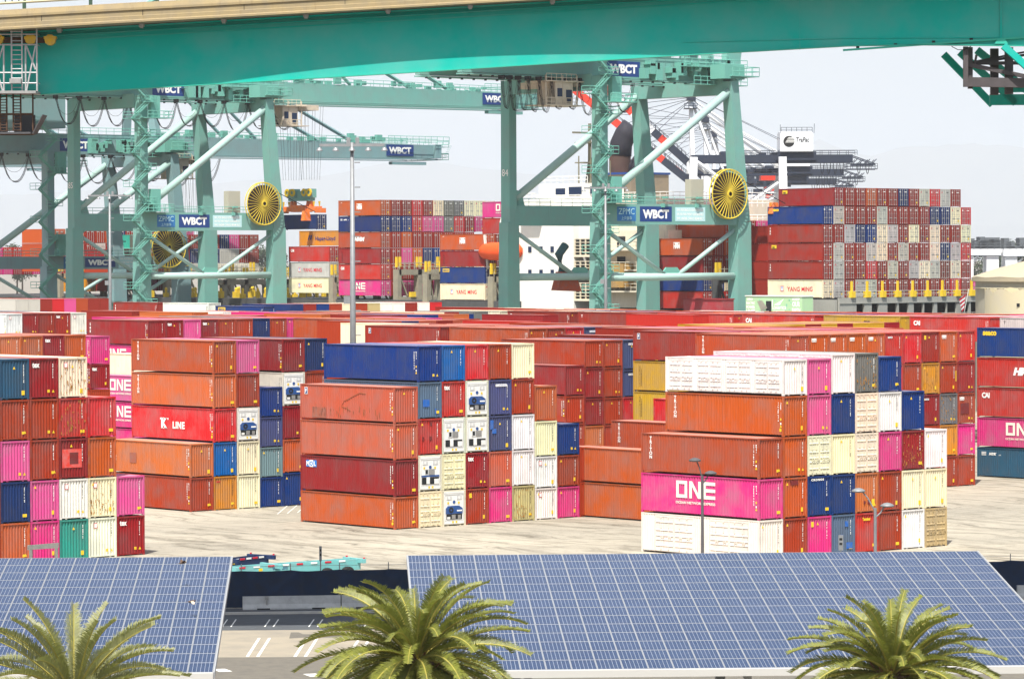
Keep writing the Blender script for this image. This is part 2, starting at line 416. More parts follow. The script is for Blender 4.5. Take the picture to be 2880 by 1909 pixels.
# printed marks -------------------------------------------------------------
def digits(rects, x, z1, z0, w, r, mi=0):
    z = z1
    while z > z0:
        hh = r.choice((.05, .07, .07, .10)); rects.append((x, z - hh, x + w * r.choice((.6, .8, 1)), z, mi)); z -= hh + r.choice((.03, .035, .09))
@memo
def m_endmark(v, dark, h):
    r = random.Random(100 + v); b = MB(); rects = []
    digits(rects, CW - .47, h - .42, h - .42 - r.choice((1.0, 1.25)), .07, r, 2 if dark else 0)
    k = v % 6
    if k in (0, 1, 4): rects.append((CW - .62 - .3 * (k == 1), .42, CW - .42 - .3 * (k == 1), .62 + .1 * (k == 4), 1))
    if k == 2: rects.append((CW - .60, .36, CW - .24, .58, 1))
    if k == 5: rects.append((CW - .62, .30, CW - .36, .62, 1))
    tri = {0: (CW - .36, .46), 1: (CW - .42, .42), 2: None, 3: (1.05, h - .62), 4: (.42, h - .55), 5: (1.2, h - .75)}[k]
    for x0, z0, x1, z1, mi in rects: b.quad((x0, .040, z0), (x1, .040, z0), (x1, .040, z1), (x0, .040, z1), mi)
    if tri: b.poly([(tri[0] - .11, .040, tri[1]), (tri[0] + .11, .040, tri[1]), (tri[0], .040, tri[1] + .21)], 1)
    return b.mesh('marking', [WHITE, YEL, BLACK])
@memo
def m_sidemark(v, dark, h):
    r = random.Random(300 + v); b = MB(); rects = []
    digits(rects, .52, h - .45, h - 1.9, .08, r, 2 if dark else 0)
    digits(rects, .26, h - .45, h - 1.0, .09, r, 2 if dark else 0)
    rects.append((.25, 1.15, .36, 1.32, 1)); rects.append((.25, .86, .36, 1.0, 0))
    if v % 2: rects.append((.24, .36, .44, .58, 1))
    for y0, z0, y1, z1, mi in rects: b.quad((.034, y1, z0), (.034, y0, z0), (.034, y0, z1), (.034, y1, z1), mi)
    b.poly([(.034, .40, .66), (.034, .20, .66), (.034, .30, .86)], 1)
    return b.mesh('marking', [WHITE, YEL, BLACK])
# refrigerated ends ----------------------------------------------------------
REEF = mat('reefer_white', (.74, .74, .71), .45, noise=.12, nscale=2)
REEF2 = mat('reefer_grey_panel', (.55, .56, .55), .5, noise=.15, nscale=2)
FANB = mat('fan_blue', (.02, .075, .25), .45, noise=.15, nscale=2)
STAIN = mat('reefer_frame', (.62, .56, .36), .5, noise=.2, nscale=2)
def reefer_end(t, h, kind):
    w = CW; u = MB(); u.box(.16, .02, .42, w - .16, .09, h - .26); u.box(.16, .0, .16, w - .16, .03, .42); u.box(.16, .0, h - .26, w - .16, .03, h - .13)
    un = u.build('refrigeration_unit', REEF, t)
    f = MB()
    for (x0, z0, x1, z1) in ((.22, .40, .26, h - .34), (w - .26, .40, w - .22, h - .34)): f.box(x0, -.005, z0, x1, .03, z1)
    f.box(.26, -.005, .40, w - .26, .02, .44); f.box(.26, -.005, h - .38, w - .26, .02, h - .34)
    f.build('surround', REEF2, un)
    for x in (.42, 1.50):
        q = MB(); q.box(x, -.005, h - .78, x + .52, .022, h - .46); q.lathe((x + .26, -.006, h - .62), [(0, 0), (.11, 0)], 12, 'y', 1)
        q.build('access_hatch', [REEF2, REEF], un)
    q = MB(); q.lathe((w / 2, 0, h - .98), [(0, 0), (.14, 0), (.14, .02)], 14, 'y'); q.build('badge', FANB, un)
    q = MB()
    for x, z in ((.5, h - 1.12), (1.62, h - 1.12), (1.0, .22), (1.36, .22)): q.box(x, -.008, z, x + .17, .0, z + .17)
    q.build('sticker', YEL, un)
    if kind == 'RA':
        p = [(.34, .98), (.34, 1.42), (.56, 1.62), (1.72, 1.62), (w - .34, 1.40), (w - .34, .98)]
        q = MB(); k = len(p); q.v = [(x, -.02, z) for x, z in p] + [(x, .03, z) for x, z in p]; q.f = [tuple(reversed(range(k)))] + [(i, (i + 1) % k, k + (i + 1) % k, k + i) for i in range(k)]; q.mi = [0] * len(q.f)
        fh = q.build('fan_housing', FANB, un)
        q = MB(); q.lathe((.88, -.022, 1.27), [(0, .0), (.27, 0)], 20, 'y', 0); q.lathe((.88, -.03, 1.27), [(.25, 0), (.31, 0), (.31, .02)], 20, 'y', 1); q.lathe((.88, -.028, 1.27), [(0, 0), (.08, 0)], 10, 'y', 1)
        q.build('fan', [DARK, FANB], un)
        q = MB(); q.box(1.5, -.03, 1.16, 2.02, -.005, 1.27); q.build('nameplate', WHITE, un)
        q = MB(); q.box(.40, -.012, .52, w - .40, .02, .97)
        for x0, x1, z1 in ((.46, .78, .74), (.95, 1.35, .90), (1.6, 1.9, .86)): q.box(x0, -.02, .55, x1, 0, z1, 1 if x0 > .9 else 2)
        q.build('compressor_bay', [DARK, FANB if False else STEEL, REEF], un)
    else:
        q = MB(); q.box(.62, -.02, 1.30, 1.02, .02, 1.78, 0); q.box(.70, -.03, 1.38, .94, -.01, 1.72, 1); q.build('control_box', [REEF2, DARK], un)
        q = MB(); q.box(1.08, -.018, 1.30, 1.66, .02, 1.76); q.build('condenser_grille', STEEL, un)
        if kind == 'RC':
            q = MB(); q.box(.30, -.022, 1.14, w - .30, .02, 1.27); q.build('stripe', FANB, un)
        q = MB(); q.box(.34, -.012, .55, w - .34, .02, 1.10); q.box(.80, -.03, .58, 1.14, .0, 1.12, 1); q.box(1.62, -.03, .56, w - .36, .0, .96, 1)
        q.build('compressor_bay', [DARK, REEF], un)
RECS = []
def chalk_lit(c): return tuple(a + (b_ - a) * .30 for a, b_ in zip(c[:3], (.52, .42, .36))) + (1,)  # roof paint lightened both for chalky fade and for sun on top
def shade(c, k): return (c[0] * k, c[1] * k, c[2] * k, 1)
def container(X, Y, Z, h, code, kind='P', side=None, end=None, level=2, L=CL, rec=None, vis='se', mark=None):
    """vis: which faces the place shows (s side, e end). level 2: near, with parts; level 1: far, body and doors"""
    rgb, word = COL[code]; r = random.Random(hash((round(X, 1), round(Y, 1), round(Z, 1))) & 0xffff)
    col = alb(tuple(max(0, min(255, v * r.uniform(.965, 1.035))) for v in rgb))
    reefer = kind in ('RA', 'RB', 'RC')
    name = 'refrigerated_container' if reefer else 'shipping_container'
    dark = code in ('WH', 'CR', 'TN', 'IV', 'GW', 'YE', 'RY', 'AM')
    h, L = round(h, 3), round(L, 3)
    t = empty(name, None, 'refrigerated container' if reefer else 'shipping container', (X, Y, Z))
    fcol = shade(col, .92)
    obj('frame', m_frame(h, L), t, fcol)
    if level >= 2 or 's' in vis:
        if kind in ('S4', 'S2'):
            n = 4 if kind == 'S4' else 2; b = MB()
            if n == 4: spans = [(.35 + i * 2.98, .35 + i * 2.98 + 2.52) for i in range(4)]
            else: spans = [(1.05, 5.05), (6.75, 10.75)]
            edge = [.14] + [v for a, c in spans for v in (a, c)] + [L - .14]
            for y0, y1 in zip(edge[::2], edge[1::2]):
                corr(b, L - y1, L - y0, .26, .036, lambda tt, d, k: (.018 + d, L - tt, h - .085 if k else .165))
            for a, c in spans: b.box(.03, a, .165, .09, c, .23); b.box(.03, a, h - .2, .09, c, h - .085)
            b.build('side_wall', PAINT, t, col=col)
            for a, c in spans: doors(t, h, a, c, .23, h - .2, col, '-X')
        else:
            sw = obj('side_wall', (m_flatside if reefer else m_side)(h, L), t, col)
            if side != 'blank' and kind != 'D': obj('marking', m_sidemark(r.randrange(6), dark, h), sw)
            if side and side != 'blank': LOGOS[side](t, sw, h, L, col)
    if level >= 2 or 'r' in vis or 's' in vis: obj('roof', m_roof(h, L), t, chalk_lit(col))
    obj('rear_wall', m_back(h, L), t, fcol)
    if reefer: reefer_end(t, h, kind)
    elif kind == 'D':
        if level >= 2: doors(t, h, .12, CW - .12, .16, h - .13, col)
        else:
            d = obj('door', m_thin_end(h), t, col); obj('lock_rod', m_rods4(h), d)
            if mark is not False:
                b = MB(); v = r.randrange(4)
                b.quad((1.38, -.006, h - .62), (2.0, -.006, h - .62), (2.0, -.006, h - .5), (1.38, -.006, h - .5), 2 if dark else 0)
                b.quad((.3, -.006, h - .66), (.56, -.006, h - .66), (.56, -.006, h - .42), (.3, -.006, h - .42), 0 if v < 2 and not dark else (3 if dark else 0))
                if v % 2: b.quad((1.7, -.006, .5), (2.0, -.006, .5), (2.0, -.006, .78), (1.7, -.006, .78), 1)
                b.build('marking', [WHITE, YEL, BLACK, REDM], d)
    else:
        ew = obj('end_wall', m_end(h), t, col)
        obj('marking', m_endmark(r.randrange(12) if mark is None else mark, dark, h), ew)
    if end: ENDS[end](t, h, col)
    R = dict(o=t, code=code, word=word, kind=kind, side=side, end=end, X=X, Y=Y, Z=Z, h=h)
    if rec: R.update(rec)
    RECS.append(R)
    return t
# ---------------------------------------------------------------- logos on long sides and ends
def side_at(y, z): return (.034, y, z)
def L_triton(t, sw, h, L, col):
    letter('T\nR\nI\nT\nO\nN', sw, '-X', side_at(L - 1.0, h - 1.05), h=1.62, w=.30, bold=.025, line=.82)
def L_one(t, sw, h, L, col):
    y0 = L * .415; z = h * .60; H = 1.24
    r = []
    def blk(u0, v0, u1, v1): r.append((u0, v0, u1, v1))
    g = .27
    # O square ring, N, E, each about 1.25 wide
    x = -2.05
    blk(x, 0, x + g, H); blk(x + 1.15 - g, 0, x + 1.15, H); blk(x + g, 0, x + 1.15 - g, g * .9); blk(x + g, H - g * .9, x + 1.15 - g, H)
    x = -.68; blk(x, 0, x + g, H); blk(x + 1.2 - g, 0, x + 1.2, H)
    poly = [((x, H), (x + .3, H), (x + 1.2, 0), (x + .9, 0))]
    x2 = .75; blk(x2, 0, x2 + g, H)
    for v in (0, H / 2 - g * .45, H - g * .9): blk(x2 + g, v, x2 + 1.25, v + g * .9)
    flat('lettering', r, CREAMTXT, sw, '-X', side_at(y0 + 1.4, z - H / 2 + .12), [([*poly[0]], 0)])
    letter('OCEAN NETWORK EXPRESS', sw, '-X', side_at(y0 + 1.45, z - H / 2 - .22), w=4.1, h=.19, bold=.02, M=CREAMTXT)
def L_kline(t, sw, h, L, col):
    letter('K', sw, '-X', side_at(L * .60, h * .50), h=.95, bold=.05)
    letter('LINE', sw, '-X', side_at(L * .425, h * .455), h=.62, bold=.04, spacing=1.12)
    letter('"', sw, '-X', side_at(L * .645, h * .63), h=.16, bold=.03); letter('"', sw, '-X', side_at(L * .555, h * .63), h=.16, bold=.03)
    b = [(-.32, -.48, .02, -.42), (.12, -.48, .46, -.42), (-.32, .42, .02, .48), (.14, .42, .44, .48)]
    flat('lettering', b, WHITE, sw, '-X', side_at(L * .605, h * .50))
def L_mol(t, sw, h, L, col):
    BLU = bpy.data.materials.get('mark_blue') or mat('mark_blue', (.02, .16, .50), .5)
    flat('badge', [(-.7, -.28, -.235, .28), (-.232, -.28, .232, .28, 1), (.235, -.28, .70, .28)], [BLU, WHITE], sw, '-X', side_at(L * .885, h - .66))
    for c, u, M in (('M', -.46, WHITE), ('O', 0, BLU), ('L', .46, WHITE)): letter(c, sw, '-X', (.022, L * .885 - u, h - .66), h=.38, bold=.04, M=M)
def L_hmm(t, sw, h, L, col):
    letter('HMM', sw, '-X', side_at(L * .50, h * .56), w=1.5, h=.85, bold=.06, spacing=.9)
    flat('emblem', [], WHITE, sw, '-X', side_at(L * .50, h * .56 + .52), [([(-.8, .12), (-.8, 0), (-.5, .0), (0, -.22), (.5, .0), (.8, 0), (.8, .12)], 0)])
    letter('JHMC', sw, '-X', side_at(L - .9, h - .42), h=.17, bold=.02)
def L_hmmi(t, sw, h, L, col): letter('HMM', sw, '-X', side_at(L * .50, h * .56), h=.78, w=3.0, bold=.07, shear=.25)
def L_tex(t, sw, h, L, col): letter('t\ne\nx', sw, '-X', side_at(L - .55, h - .95), h=1.15, w=.3, bold=.03, line=.75)
def L_cai(t, sw, h, L, col): letter('CAI', sw, '-X', side_at(L - 1.1, h - .75), w=1.0, h=.55, bold=.05, spacing=.92)
def L_seaco(t, sw, h, L, col): letter('seaco', sw, '-X', side_at(L - 1.6, h - .55), w=1.75, h=.42, bold=.05, M=YEL)
def L_nyk(t, sw, h, L, col):
    letter('NYK', sw, '-X', side_at(L - 2.0, h - .62), w=1.0, h=.27, bold=.05, shear=.3); letter('LINE', sw, '-X', side_at(L - 2.9, h - .70), h=.1)
    flat('emblem', [(-.3, .10, .3, .16), (-.3, -.03, .3, .03), (-.3, -.16, .3, -.10)], WHITE, sw, '-X', side_at(L - .85, h - .60))
def L_ym(t, sw, h, L, col):
    BLU = bpy.data.materials.get('mark_blue') or mat('mark_blue', (.02, .16, .50), .5)
    flat('emblem', [(-.36, -.42, .36, .42), (-.28, -.34, .28, .34, 1)], [REDM, WHITE], sw, '-X', side_at(L * .74, h * .52), [([(-.2, .3), (.2, .3), (.06, 0), (.06, -.32), (-.06, -.32), (-.06, 0)], 2)])
    sw.children[-1].data.materials.append(BLU)
    letter('YANG MING', sw, '-X', side_at(L * .415, h * .50), w=5.6, h=.72, bold=.01, M=REDM)
def L_hapag(t, sw, h, L, col):
    BLU = bpy.data.materials.get('mark_navy') or mat('mark_navy', (.01, .03, .16), .5)
    letter('Hapag-Lloyd', sw, '-X', side_at(L * .36, h * .46), w=6.0, h=1.0, bold=.02, M=BLU)
    flat('emblem', [], BLU, sw, '-X', side_at(L * .74, h * .55), [([(-.6, -.4), (-.25, -.4), (-.05, .05), (.1, .5), (-.3, .5)], 0), ([(.0, -.4), (.4, -.4), (.75, .5), (.3, .5), (.15, .1)], 0)])
def L_f(t, sw, h, L, col):
    flat('badge', [(-.2, -.28, .2, .28), (-.16, -.24, .16, .24, 1)], [WHITE, NAVYM], sw, '-X', side_at(L - .75, h - .55))
    letter('F', sw, '-X', (.022, L - .75, h - .55), h=.3, bold=.04)
def L_m(t, sw, h, L, col): letter('m', sw, '-X', side_at(L * .43, h - .9), h=.62, w=1.05, bold=.06, M=BLACK)
def L_t(t, sw, h, L, col): letter('T', sw, '-X', side_at(L - .7, h - .55), h=.35, bold=.02, M=WHITE)
def L_tdark(t, sw, h, L, col): letter('T', sw, '-X', side_at(L - .7, h - .55), h=.35, bold=.02, M=BLACK)
def L_vtxt(t, sw, h, L, col):
    r = random.Random(5); q = []
    digits(q, L - .95, h - .5, .5, .1, r, 2); digits(q, L - 1.15, h - .7, .5, .08, r, 2)
    b = MB()
    for y0, z0, y1, z1, mi in q: b.quad((.036, y1, z0), (.036, y0, z0), (.036, y0, z1), (.036, y1, z1), 0)
    b.build('lettering', BLACK, sw)
def L_bisq(t, sw, h, L, col): flat('badge', [(-.9, -.3, .9, .3)], YEL, sw, '-X', side_at(L - 1.6, h - .55)); letter('SEACO', sw, '-X', (.02, L - 1.6, h - .55), w=1.5, h=.36, bold=.04, M=NAVYM)
def L_tiger(t, sw, h, L, col):
    flat('badge', [(-.55, -.3, .55, .3), (-.55, -.3, .55, -.22, 1)], [YEL, BLACK], sw, '-X', side_at(L - 1.4, h - .6)); letter('tex', sw, '-X', (.02, L - 1.3, h - .62), h=.3, M=BLACK, bold=.03)
def L_patch(t, sw, h, L, col):
    flat('repair_patch', [(-.5, -.45, .5, .45)], mat_patch('dull'), sw, '-X', (.036, L * .70, h * .48)); L_triton(t, sw, h, L, col)
def L_redpatch(t, sw, h, L, col): flat('repair_patch', [(-.9, -.5, .6, .5), (4.0, -1.0, 4.9, .2)], mat_patch('red'), sw, '-X', (.036, L * .7, h * .45))
def L_drawing(t, sw, h, L, col):
    L_f(t, sw, h, L, col)
    q = random.Random(3); b = MB(); y = L * .55; z = h * .52
    pts = [(L * .30, h * .78), (L * .36, h * .80), (L * .42, h * .72), (L * .48, h * .62), (L * .53, h * .55), (L * .56, h * .40), (L * .50, h * .36), (L * .46, h * .28)]
    b.tube([(.045, p[0], p[1]) for p in pts], .025, 4)
    for i in range(26):
        yy = L * q.uniform(.15, .88); hh = q.uniform(.1, .5); zz = h * q.uniform(.08, .30); b.box(.034, yy, zz, .05, yy + .05, zz + hh)
    b.build('rust_line', mat_patch('rust'), sw); flat('repair_patch', [(-.9, -.4, .9, .45)], mat_patch('dull'), sw, '-X', (.036, L * .80, h * .20))
def mat_patch(k):
    n = 'patch_' + k; c = {'dull': (.30, .09, .055), 'red': (.62, .05, .035), 'rust': (.22, .08, .03), 'blue': (.015, .11, .42), 'dark': (.16, .02, .02), 'yellow': (.7, .45, .02), 'orange': (.62, .09, .03)}[k]
    return bpy.data.materials.get(n) or mat(n, c, .55, noise=.15, nscale=3)
LOGOS = dict(triton=L_triton, one=L_one, kline=L_kline, mol=L_mol, hmm=L_hmm, hmmi=L_hmmi, tex=L_tex, cai=L_cai, seaco=L_seaco, nyk=L_nyk, ym=L_ym, hapag=L_hapag, f=L_f, m=L_m, t=L_t, tdark=L_tdark, vtxt=L_vtxt, beacon=L_bisq, tiger=L_tiger, patch=L_patch, redpatch=L_redpatch, drawing=L_drawing)
def eat(x, z): return (x, .036, z)
def E_tex(t, h, c): letter('tex', t, '-Y', eat(.55, h - .50), w=.62, h=.36, bold=.035)
def E_ym(t, h, c):
    BLU = bpy.data.materials.get('mark_blue') or mat('mark_blue', (.02, .16, .50), .5)
    flat('emblem', [(-.15, -.19, .15, .19), (-.115, -.15, .115, .15, 1)], [REDM, WHITE], t, '-Y', eat(.62, h - .55), [([(-.09, .13), (.09, .13), (.03, 0), (.03, -.14), (-.03, -.14), (-.03, 0)], 2)])
    t.children[-1].data.materials.append(BLU)
def E_hmm(t, h, c): letter('HMM', t, '-Y', eat(.62, h - .48), w=.62, h=.26, bold=.06); flat('badge', [(-.3, -.03, .3, .02)], WHITE, t, '-Y', eat(.62, h - .66))
def E_label(t, h, c):
    flat('label_plate', [(-.6, -.10, .6, .10)], WHITE, t, '-Y', eat(1.35, h - .45)); letter('F L O R E N S', t, '-Y', (1.35, .028, h - .45), w=1.05, h=.12, M=mat_patch('blue'))
def E_wlabel(t, h, c): flat('label_plate', [(-.3, -.08, .3, .08)], WHITE, t, '-Y', eat(.72, h - .45)); letter('TEXTAINER', t, '-Y', (.72, .028, h - .45), w=.5, h=.09, M=NAVYM)
def E_cronos(t, h, c): letter('CRONOS', t, '-Y', eat(1.05, h - .27), w=1.3, h=.16, bold=.05, spacing=1.25)
def E_textainer(t, h, c): letter('Textainer', t, '-Y', eat(1.2, h - .45), w=.85, h=.24, bold=.05, M=YEL)
def E_bluepatch(t, h, c): flat('repair_patch', [(-.35, -.3, .35, .3), (.9, -.9, 1.05, -.45)], mat_patch('blue'), t, '-Y', eat(.85, h * .42))
def E_bluepatch3(t, h, c): [flat('repair_patch', [q], mat_patch('blue'), t, '-Y', eat(1.2, h * .5)) for q in ((.2, .55, .55, .95), (-.35, -.35, .0, .0), (.35, -1.05, 1.0, -.6))]
def E_bluepatch2(t, h, c): flat('repair_patch', [(-.8, .2, -.4, .95), (-.55, -.15, -.1, .25)], mat_patch('blue'), t, '-Y', eat(.9, h * .55))
def E_redpatch(t, h, c): flat('repair_patch', [(-.85, -.6, .85, .75), (-.2, -.35, .55, .5, 1)], [mat_patch('red'), mat_patch('dark')], t, '-Y', eat(1.1, h * .48))
def E_darkpatch(t, h, c): flat('repair_patch', [(-.4, -.17, .4, .17)], mat_patch('dark'), t, '-Y', eat(1.15, h - .38))
def E_darkpatch2(t, h, c): E_hmm(t, h, c); flat('repair_patch', [(-.6, -.5, .6, .5)], mat_patch('dark'), t, '-Y', eat(1.0, h * .5))
def E_spots(t, h, c):
    for q in ((-.1, -.14, .1, .14), (.65, -.16, .95, .16), (.75, 1.0, .95, 1.3)): flat('repair_patch', [q], mat_patch('dark'), t, '-Y', eat(.5, h * .45))
def E_patches(t, h, c): [flat('repair_patch', [q], mat_patch('dark'), t, '-Y', eat(1.0, .75)) for q in ((-.1, -.1, .1, .1), (.3, -.16, .6, .16))]; flat('sticker', [(-.15, -.18, .15, .18)], YEL, t, '-Y', eat(1.9, .78))
def E_yline(t, h, c): flat('sticker', [(-.05, -.5, .05, .5)], YEL, t, '-Y', eat(2.27, h * .55))
def E_ybox(t, h, c): flat('sticker', [(-.13, -.19, .13, .19)], YEL, t, '-Y', eat(.5, h - .55))
def E_bigy(t, h, c): flat('sticker', [(-.18, -.22, .18, .22)], YEL, t, '-Y', eat(1.82, .6))
def E_ruststain(t, h, c):
    q = random.Random(int(t.location.x * 10)); b = MB()
    for i in range(60):
        x = q.uniform(.12, 2.3); z = q.choice((q.uniform(.2, 1.2), q.uniform(.2, h - .3))); s = q.uniform(.015, .06); b.box(x, .038, z, x + s, .06, z + s * q.uniform(1, 5))
    b.build('rust_patch', bpy.data.materials.get('rust_orange') or mat('rust_orange', (.42, .19, .03), .7, noise=.4, nscale=8), t)
def E_ymrust(t, h, c): E_ym(t, h, c); E_ruststain(t, h, c)
def E_hline(t, h, c): letter('HMM', t, '-Y', eat(.45, h - .45), w=.5, h=.14, bold=.03, shear=.3, M=REDM)
ENDS = dict(tex=E_tex, ym=E_ym, hmm=E_hmm, label=E_label, wlabel=E_wlabel, cronos=E_cronos, textainer=E_textainer, bluepatch=E_bluepatch, bluepatch3=E_bluepatch3, bluepatch2=E_bluepatch2, redpatch=E_redpatch, darkpatch=E_darkpatch, darkpatch2=E_darkpatch2, spots=E_spots, patches=E_patches, yline=E_yline, ybox=E_ybox, bigy=E_bigy, rust=E_ruststain, ymrust=E_ymrust, hline=E_hline)
FEAT_S = dict(triton='white vertical lettering', one='big square white letters', kline='white serif lettering', mol='small blue and white badge', hmm='white emblem lettering', hmmi='slanted white letters', tex='white vertical letters', cai='short white lettering', seaco='yellow lettering', nyk='small striped white logo', ym='red lettering and square emblem', hapag='dark blue lettering', f='small square sticker', m='black lettering', t='a white letter', tdark='a dark letter', vtxt='faded vertical print', beacon='yellow lettered badge', tiger='yellow corner badge', patch='a dull repair patch', redpatch='bright repair patches', drawing='a rust line drawing')
FEAT_E = dict(tex='white letters', ym='red square emblem', hmm='white emblem', label='white label plate', wlabel='small white plate', cronos='white top lettering', textainer='yellow lettering', bluepatch='blue patch', bluepatch3='blue patches', bluepatch2='bright blue corner patches', redpatch='square red patch', darkpatch='dark top patch', darkpatch2='large dark patch', spots='dark spots', patches='small square patches', yline='tall yellow stripe', ybox='yellow top sticker', bigy='big yellow sticker', rust='rust stains', ymrust='emblem and rust stains', hline='thin red letters')
# ---------------------------------------------------------------- the yard: rows on a 2.5 m grid (X), bays on a 13.66 m grid (Y)
PX = 2.499
FILL = []           # containers that only show a roof or a sliver between the rows: one mass
def parse(tok):
    import re as _re
    h = HB; code = tok[:2]; rest = tok[2:]; kind, side, end = 'P', None, None
    for mm in _re.finditer(r'([/:;\-])([A-Za-z0-9]*)', rest):
        k, v = mm.groups()
        if k == '/': kind = v
        elif k == ':': side = v
        elif k == ';': end = v
        elif k == '-': h = HA
    return code, kind, side, end, h
def stack(sname, X, Y, toks, level=2, col=0, z0=0.0, vis='se', gx=None, L=CL):
    """containers from the ground up; ?? is one that other stacks hide"""
    z = z0
    for i, tok in enumerate(toks.split()):
        if tok.startswith('??'):
            h = HA if tok.endswith('-') else HB
            FILL.append((X, Y, z, h, COL['RU'][0], L)); z += h + GAP; continue
        code, kind, side, end, h = parse(tok)
        container(X, Y, z, h, code, kind, side, end, level, L, dict(stack=sname, col=col, tier=i), vis)
        z += h + GAP
def fill_block(X0, Y, cols, door=False, z0=0.0):
    for c, toks in enumerate(cols):
        z = z0
        for tok in toks.split():
            if tok == '..': z += HB + GAP; continue
            code, kind, side, end, h = parse(tok) if not tok.startswith('??') else ('RU', 'P', None, None, HA if tok.endswith('-') else HB)
            FILL.append((X0 + c * PX, Y, z, h, COL[code][0], CL, door)); z += h + GAP
def block(sname, X0, Y, cols, **k):
    for c, toks in enumerate(cols):
        if toks: stack(sname, X0 + c * PX, Y, toks, col=c, **k)

X1 = 179.95
# the stack with the white lettered pink container, nearest of all
block('the stack behind the long solar roof', X1, 178.4, [
 'WH/S2 HP:one TO:triton',
 'RU OR;darkpatch OR OR:triton WH/S4-',
 'HP;ybox BL;cronos CR/D PK PK-',
 'GB;bluepatch3 BL CR BL WH/S4',
 'RR;textainer LO;patches CR/D CR/D GY;rust',
 'RU RU HP WH BL-',
 'RY CR MA;rust BL',
 'TN/D CR WH'])
# the centre stack with the refrigerated containers
block('the centre stack with the refrigerated units', X1, 219.2, [
 'OR- MA:mol SM SM:drawing',
 'CR/D IV/RC RR;spots GB;bluepatch BL',
 'IV/RA CR/D IV/RB RR;tex BB',
 'RU;ybox DR;tex IV/RB IV/RA RD',
 'HP SM SL;bluepatch2 SL;label RU',
 'TN;rust WH WH RU CR',
 'RY-;ym WH-;ym CR OR',
 'HP- RU- BL-',
 '?? ??'])
# the stack of the red container with serif lettering
block('the stack with the red serif-lettered container', X1, 246.7, [
 'RU LO:patch',
 'AM;hline BB RD:kline LO:triton TO:triton',
 'CR CR IV/RA RU PK',
 'BL- LT- SL- BL-',
 'BL OR DR IV/RA MA',
 '?? ?? ?? RU NV'])
# two tall orange containers standing between the two big stacks
block('the low stack between the two big stacks', 200.4, 209.1, ['OR OR'])
block('the low stack between the two big stacks', 205.4, 209.1, ['??- ??- TO-:triton'])
for k in range(3): FILL.append((210.4, 209.1, k * 2.30, 2.28, COL['RU'][0], CL))
container(210.4, 209.1, 6.94, HA, 'RD', 'P', None, None, 2, CL, dict(stack='the low stack between the two big stacks', col=2, tier=3), 'se')
# the stack behind the short solar roof, cut by the picture edge
block('the stack behind the short solar roof', 151.77 - 6 * PX, 213.7, [
 'RU RU;yline RU RU RD',
 'OR NV PK RU TB',
 'HP PK RU RU DR;tex',
 'TL RY;ym MA;redpatch RR;rust CR;ymrust',
 'RY;ym CR;ymrust OR RD',
 'DR;tex PK'])
# orange row behind it
block('the orange row behind the short solar roof stack', X1 + 3 * PX, 287.7, ['?? ?? ?? ?? LO:patch-', '?? ?? ?? ?? OR-', '?? ?? ?? ??- DR;tex', '?? ?? ?? ?? OR-'])
# pink containers seen between the two left stacks
block('the pink stack seen through the gap', 226.85, 317.6, ['HP HP:one PK:one', '?? ?? ??- CR-'])
stack('the pink stack seen through the gap', 209.8, 305.0, '?? ??- ??- DR;tex- HP')
# ------------------------------ second block
X2 = 226.85
block('the tall rust wall with the white emblems', X2, 223.4, [
 '', '?? ?? ?? ?? TO:triton', '?? ?? ?? ?? OR;hmm', '?? ?? ?? ?? OR;hmm', '?? ?? ?? ?? OR;hmm', '?? ?? ?? ?? OR;hmm', '?? ?? ?? RR RR;wlabel', '?? ?? ?? RU RD',
 '?? ?? MA;wlabel AM;rust BR;ybox', 'RU;hmm AM GY;rust RU;yline OR;hmm', 'RU HP RU;darkpatch2 MA RR'])
stack('the stack with the dark blue yellow-lettered top', 264.5, 219.95, 'TB:nyk HP:one RR:cai RR:hmmi BL:seaco')
stack('the stack cut off by the picture edge', 256.2, 200.6, 'RR NV RU')
block('the yellow and rust stack', X2 + 3 * PX, 237.1, ['?? ?? YE:vtxt YE:vtxt BR:f'])
block('the brown stack with the white label plate', X2, 250.7, [
 '?? RU RU- MA:blank', 'BL- LO MA- MA RU-:blank' , 'RR- RU RU- RU RU-', 'RU- GY RD- SL-;label SL;label', 'RU- SL BR- DR BR;tex'] )
block('the long rust row with the square sticker', X2 + 3 * PX, 264.4, ['?? ?? ?? ?? TO', '?? ?? ?? RU RU', '?? ?? ?? ?? RD', '?? ?? ?? ?? SL;label', '?? ?? ?? ?? RU', '?? ?? ?? ?? BR;yline'])
block('the long rust row with the square sticker', X2 + 3 * PX, 278.05, ['?? ?? ?? ?? BR:f', '?? ?? ?? ?? RU', '?? ?? ?? ?? RU'])
stack('the long rust row with the square sticker', 256.6, 319.0, '?? ?? ?? ?? TO')
block('the maroon row with vertical white letters', X2 + 4 * PX, 332.7, ['?? ?? ?? HP:one MA:tex', '?? ?? ?? ?? DR;tex', '?? ?? ?? ?? PK', '?? ?? ?? ?? DR;tex', '?? ?? ?? ?? RU', '?? ?? ?? ?? RU', '?? ?? ?? ?? NV', '?? ?? ?? ?? RU', '?? ?? ?? ?? HP'])
block('the far row with square emblems', 253.7 - 0.3, 387.3, ['?? ?? ?? ?? RY;ym', '?? ?? ?? ?? MA', '?? ?? ?? ?? BR', '?? ?? ?? ?? BR;tex', '?? ?? ?? ?? RY;ym'])
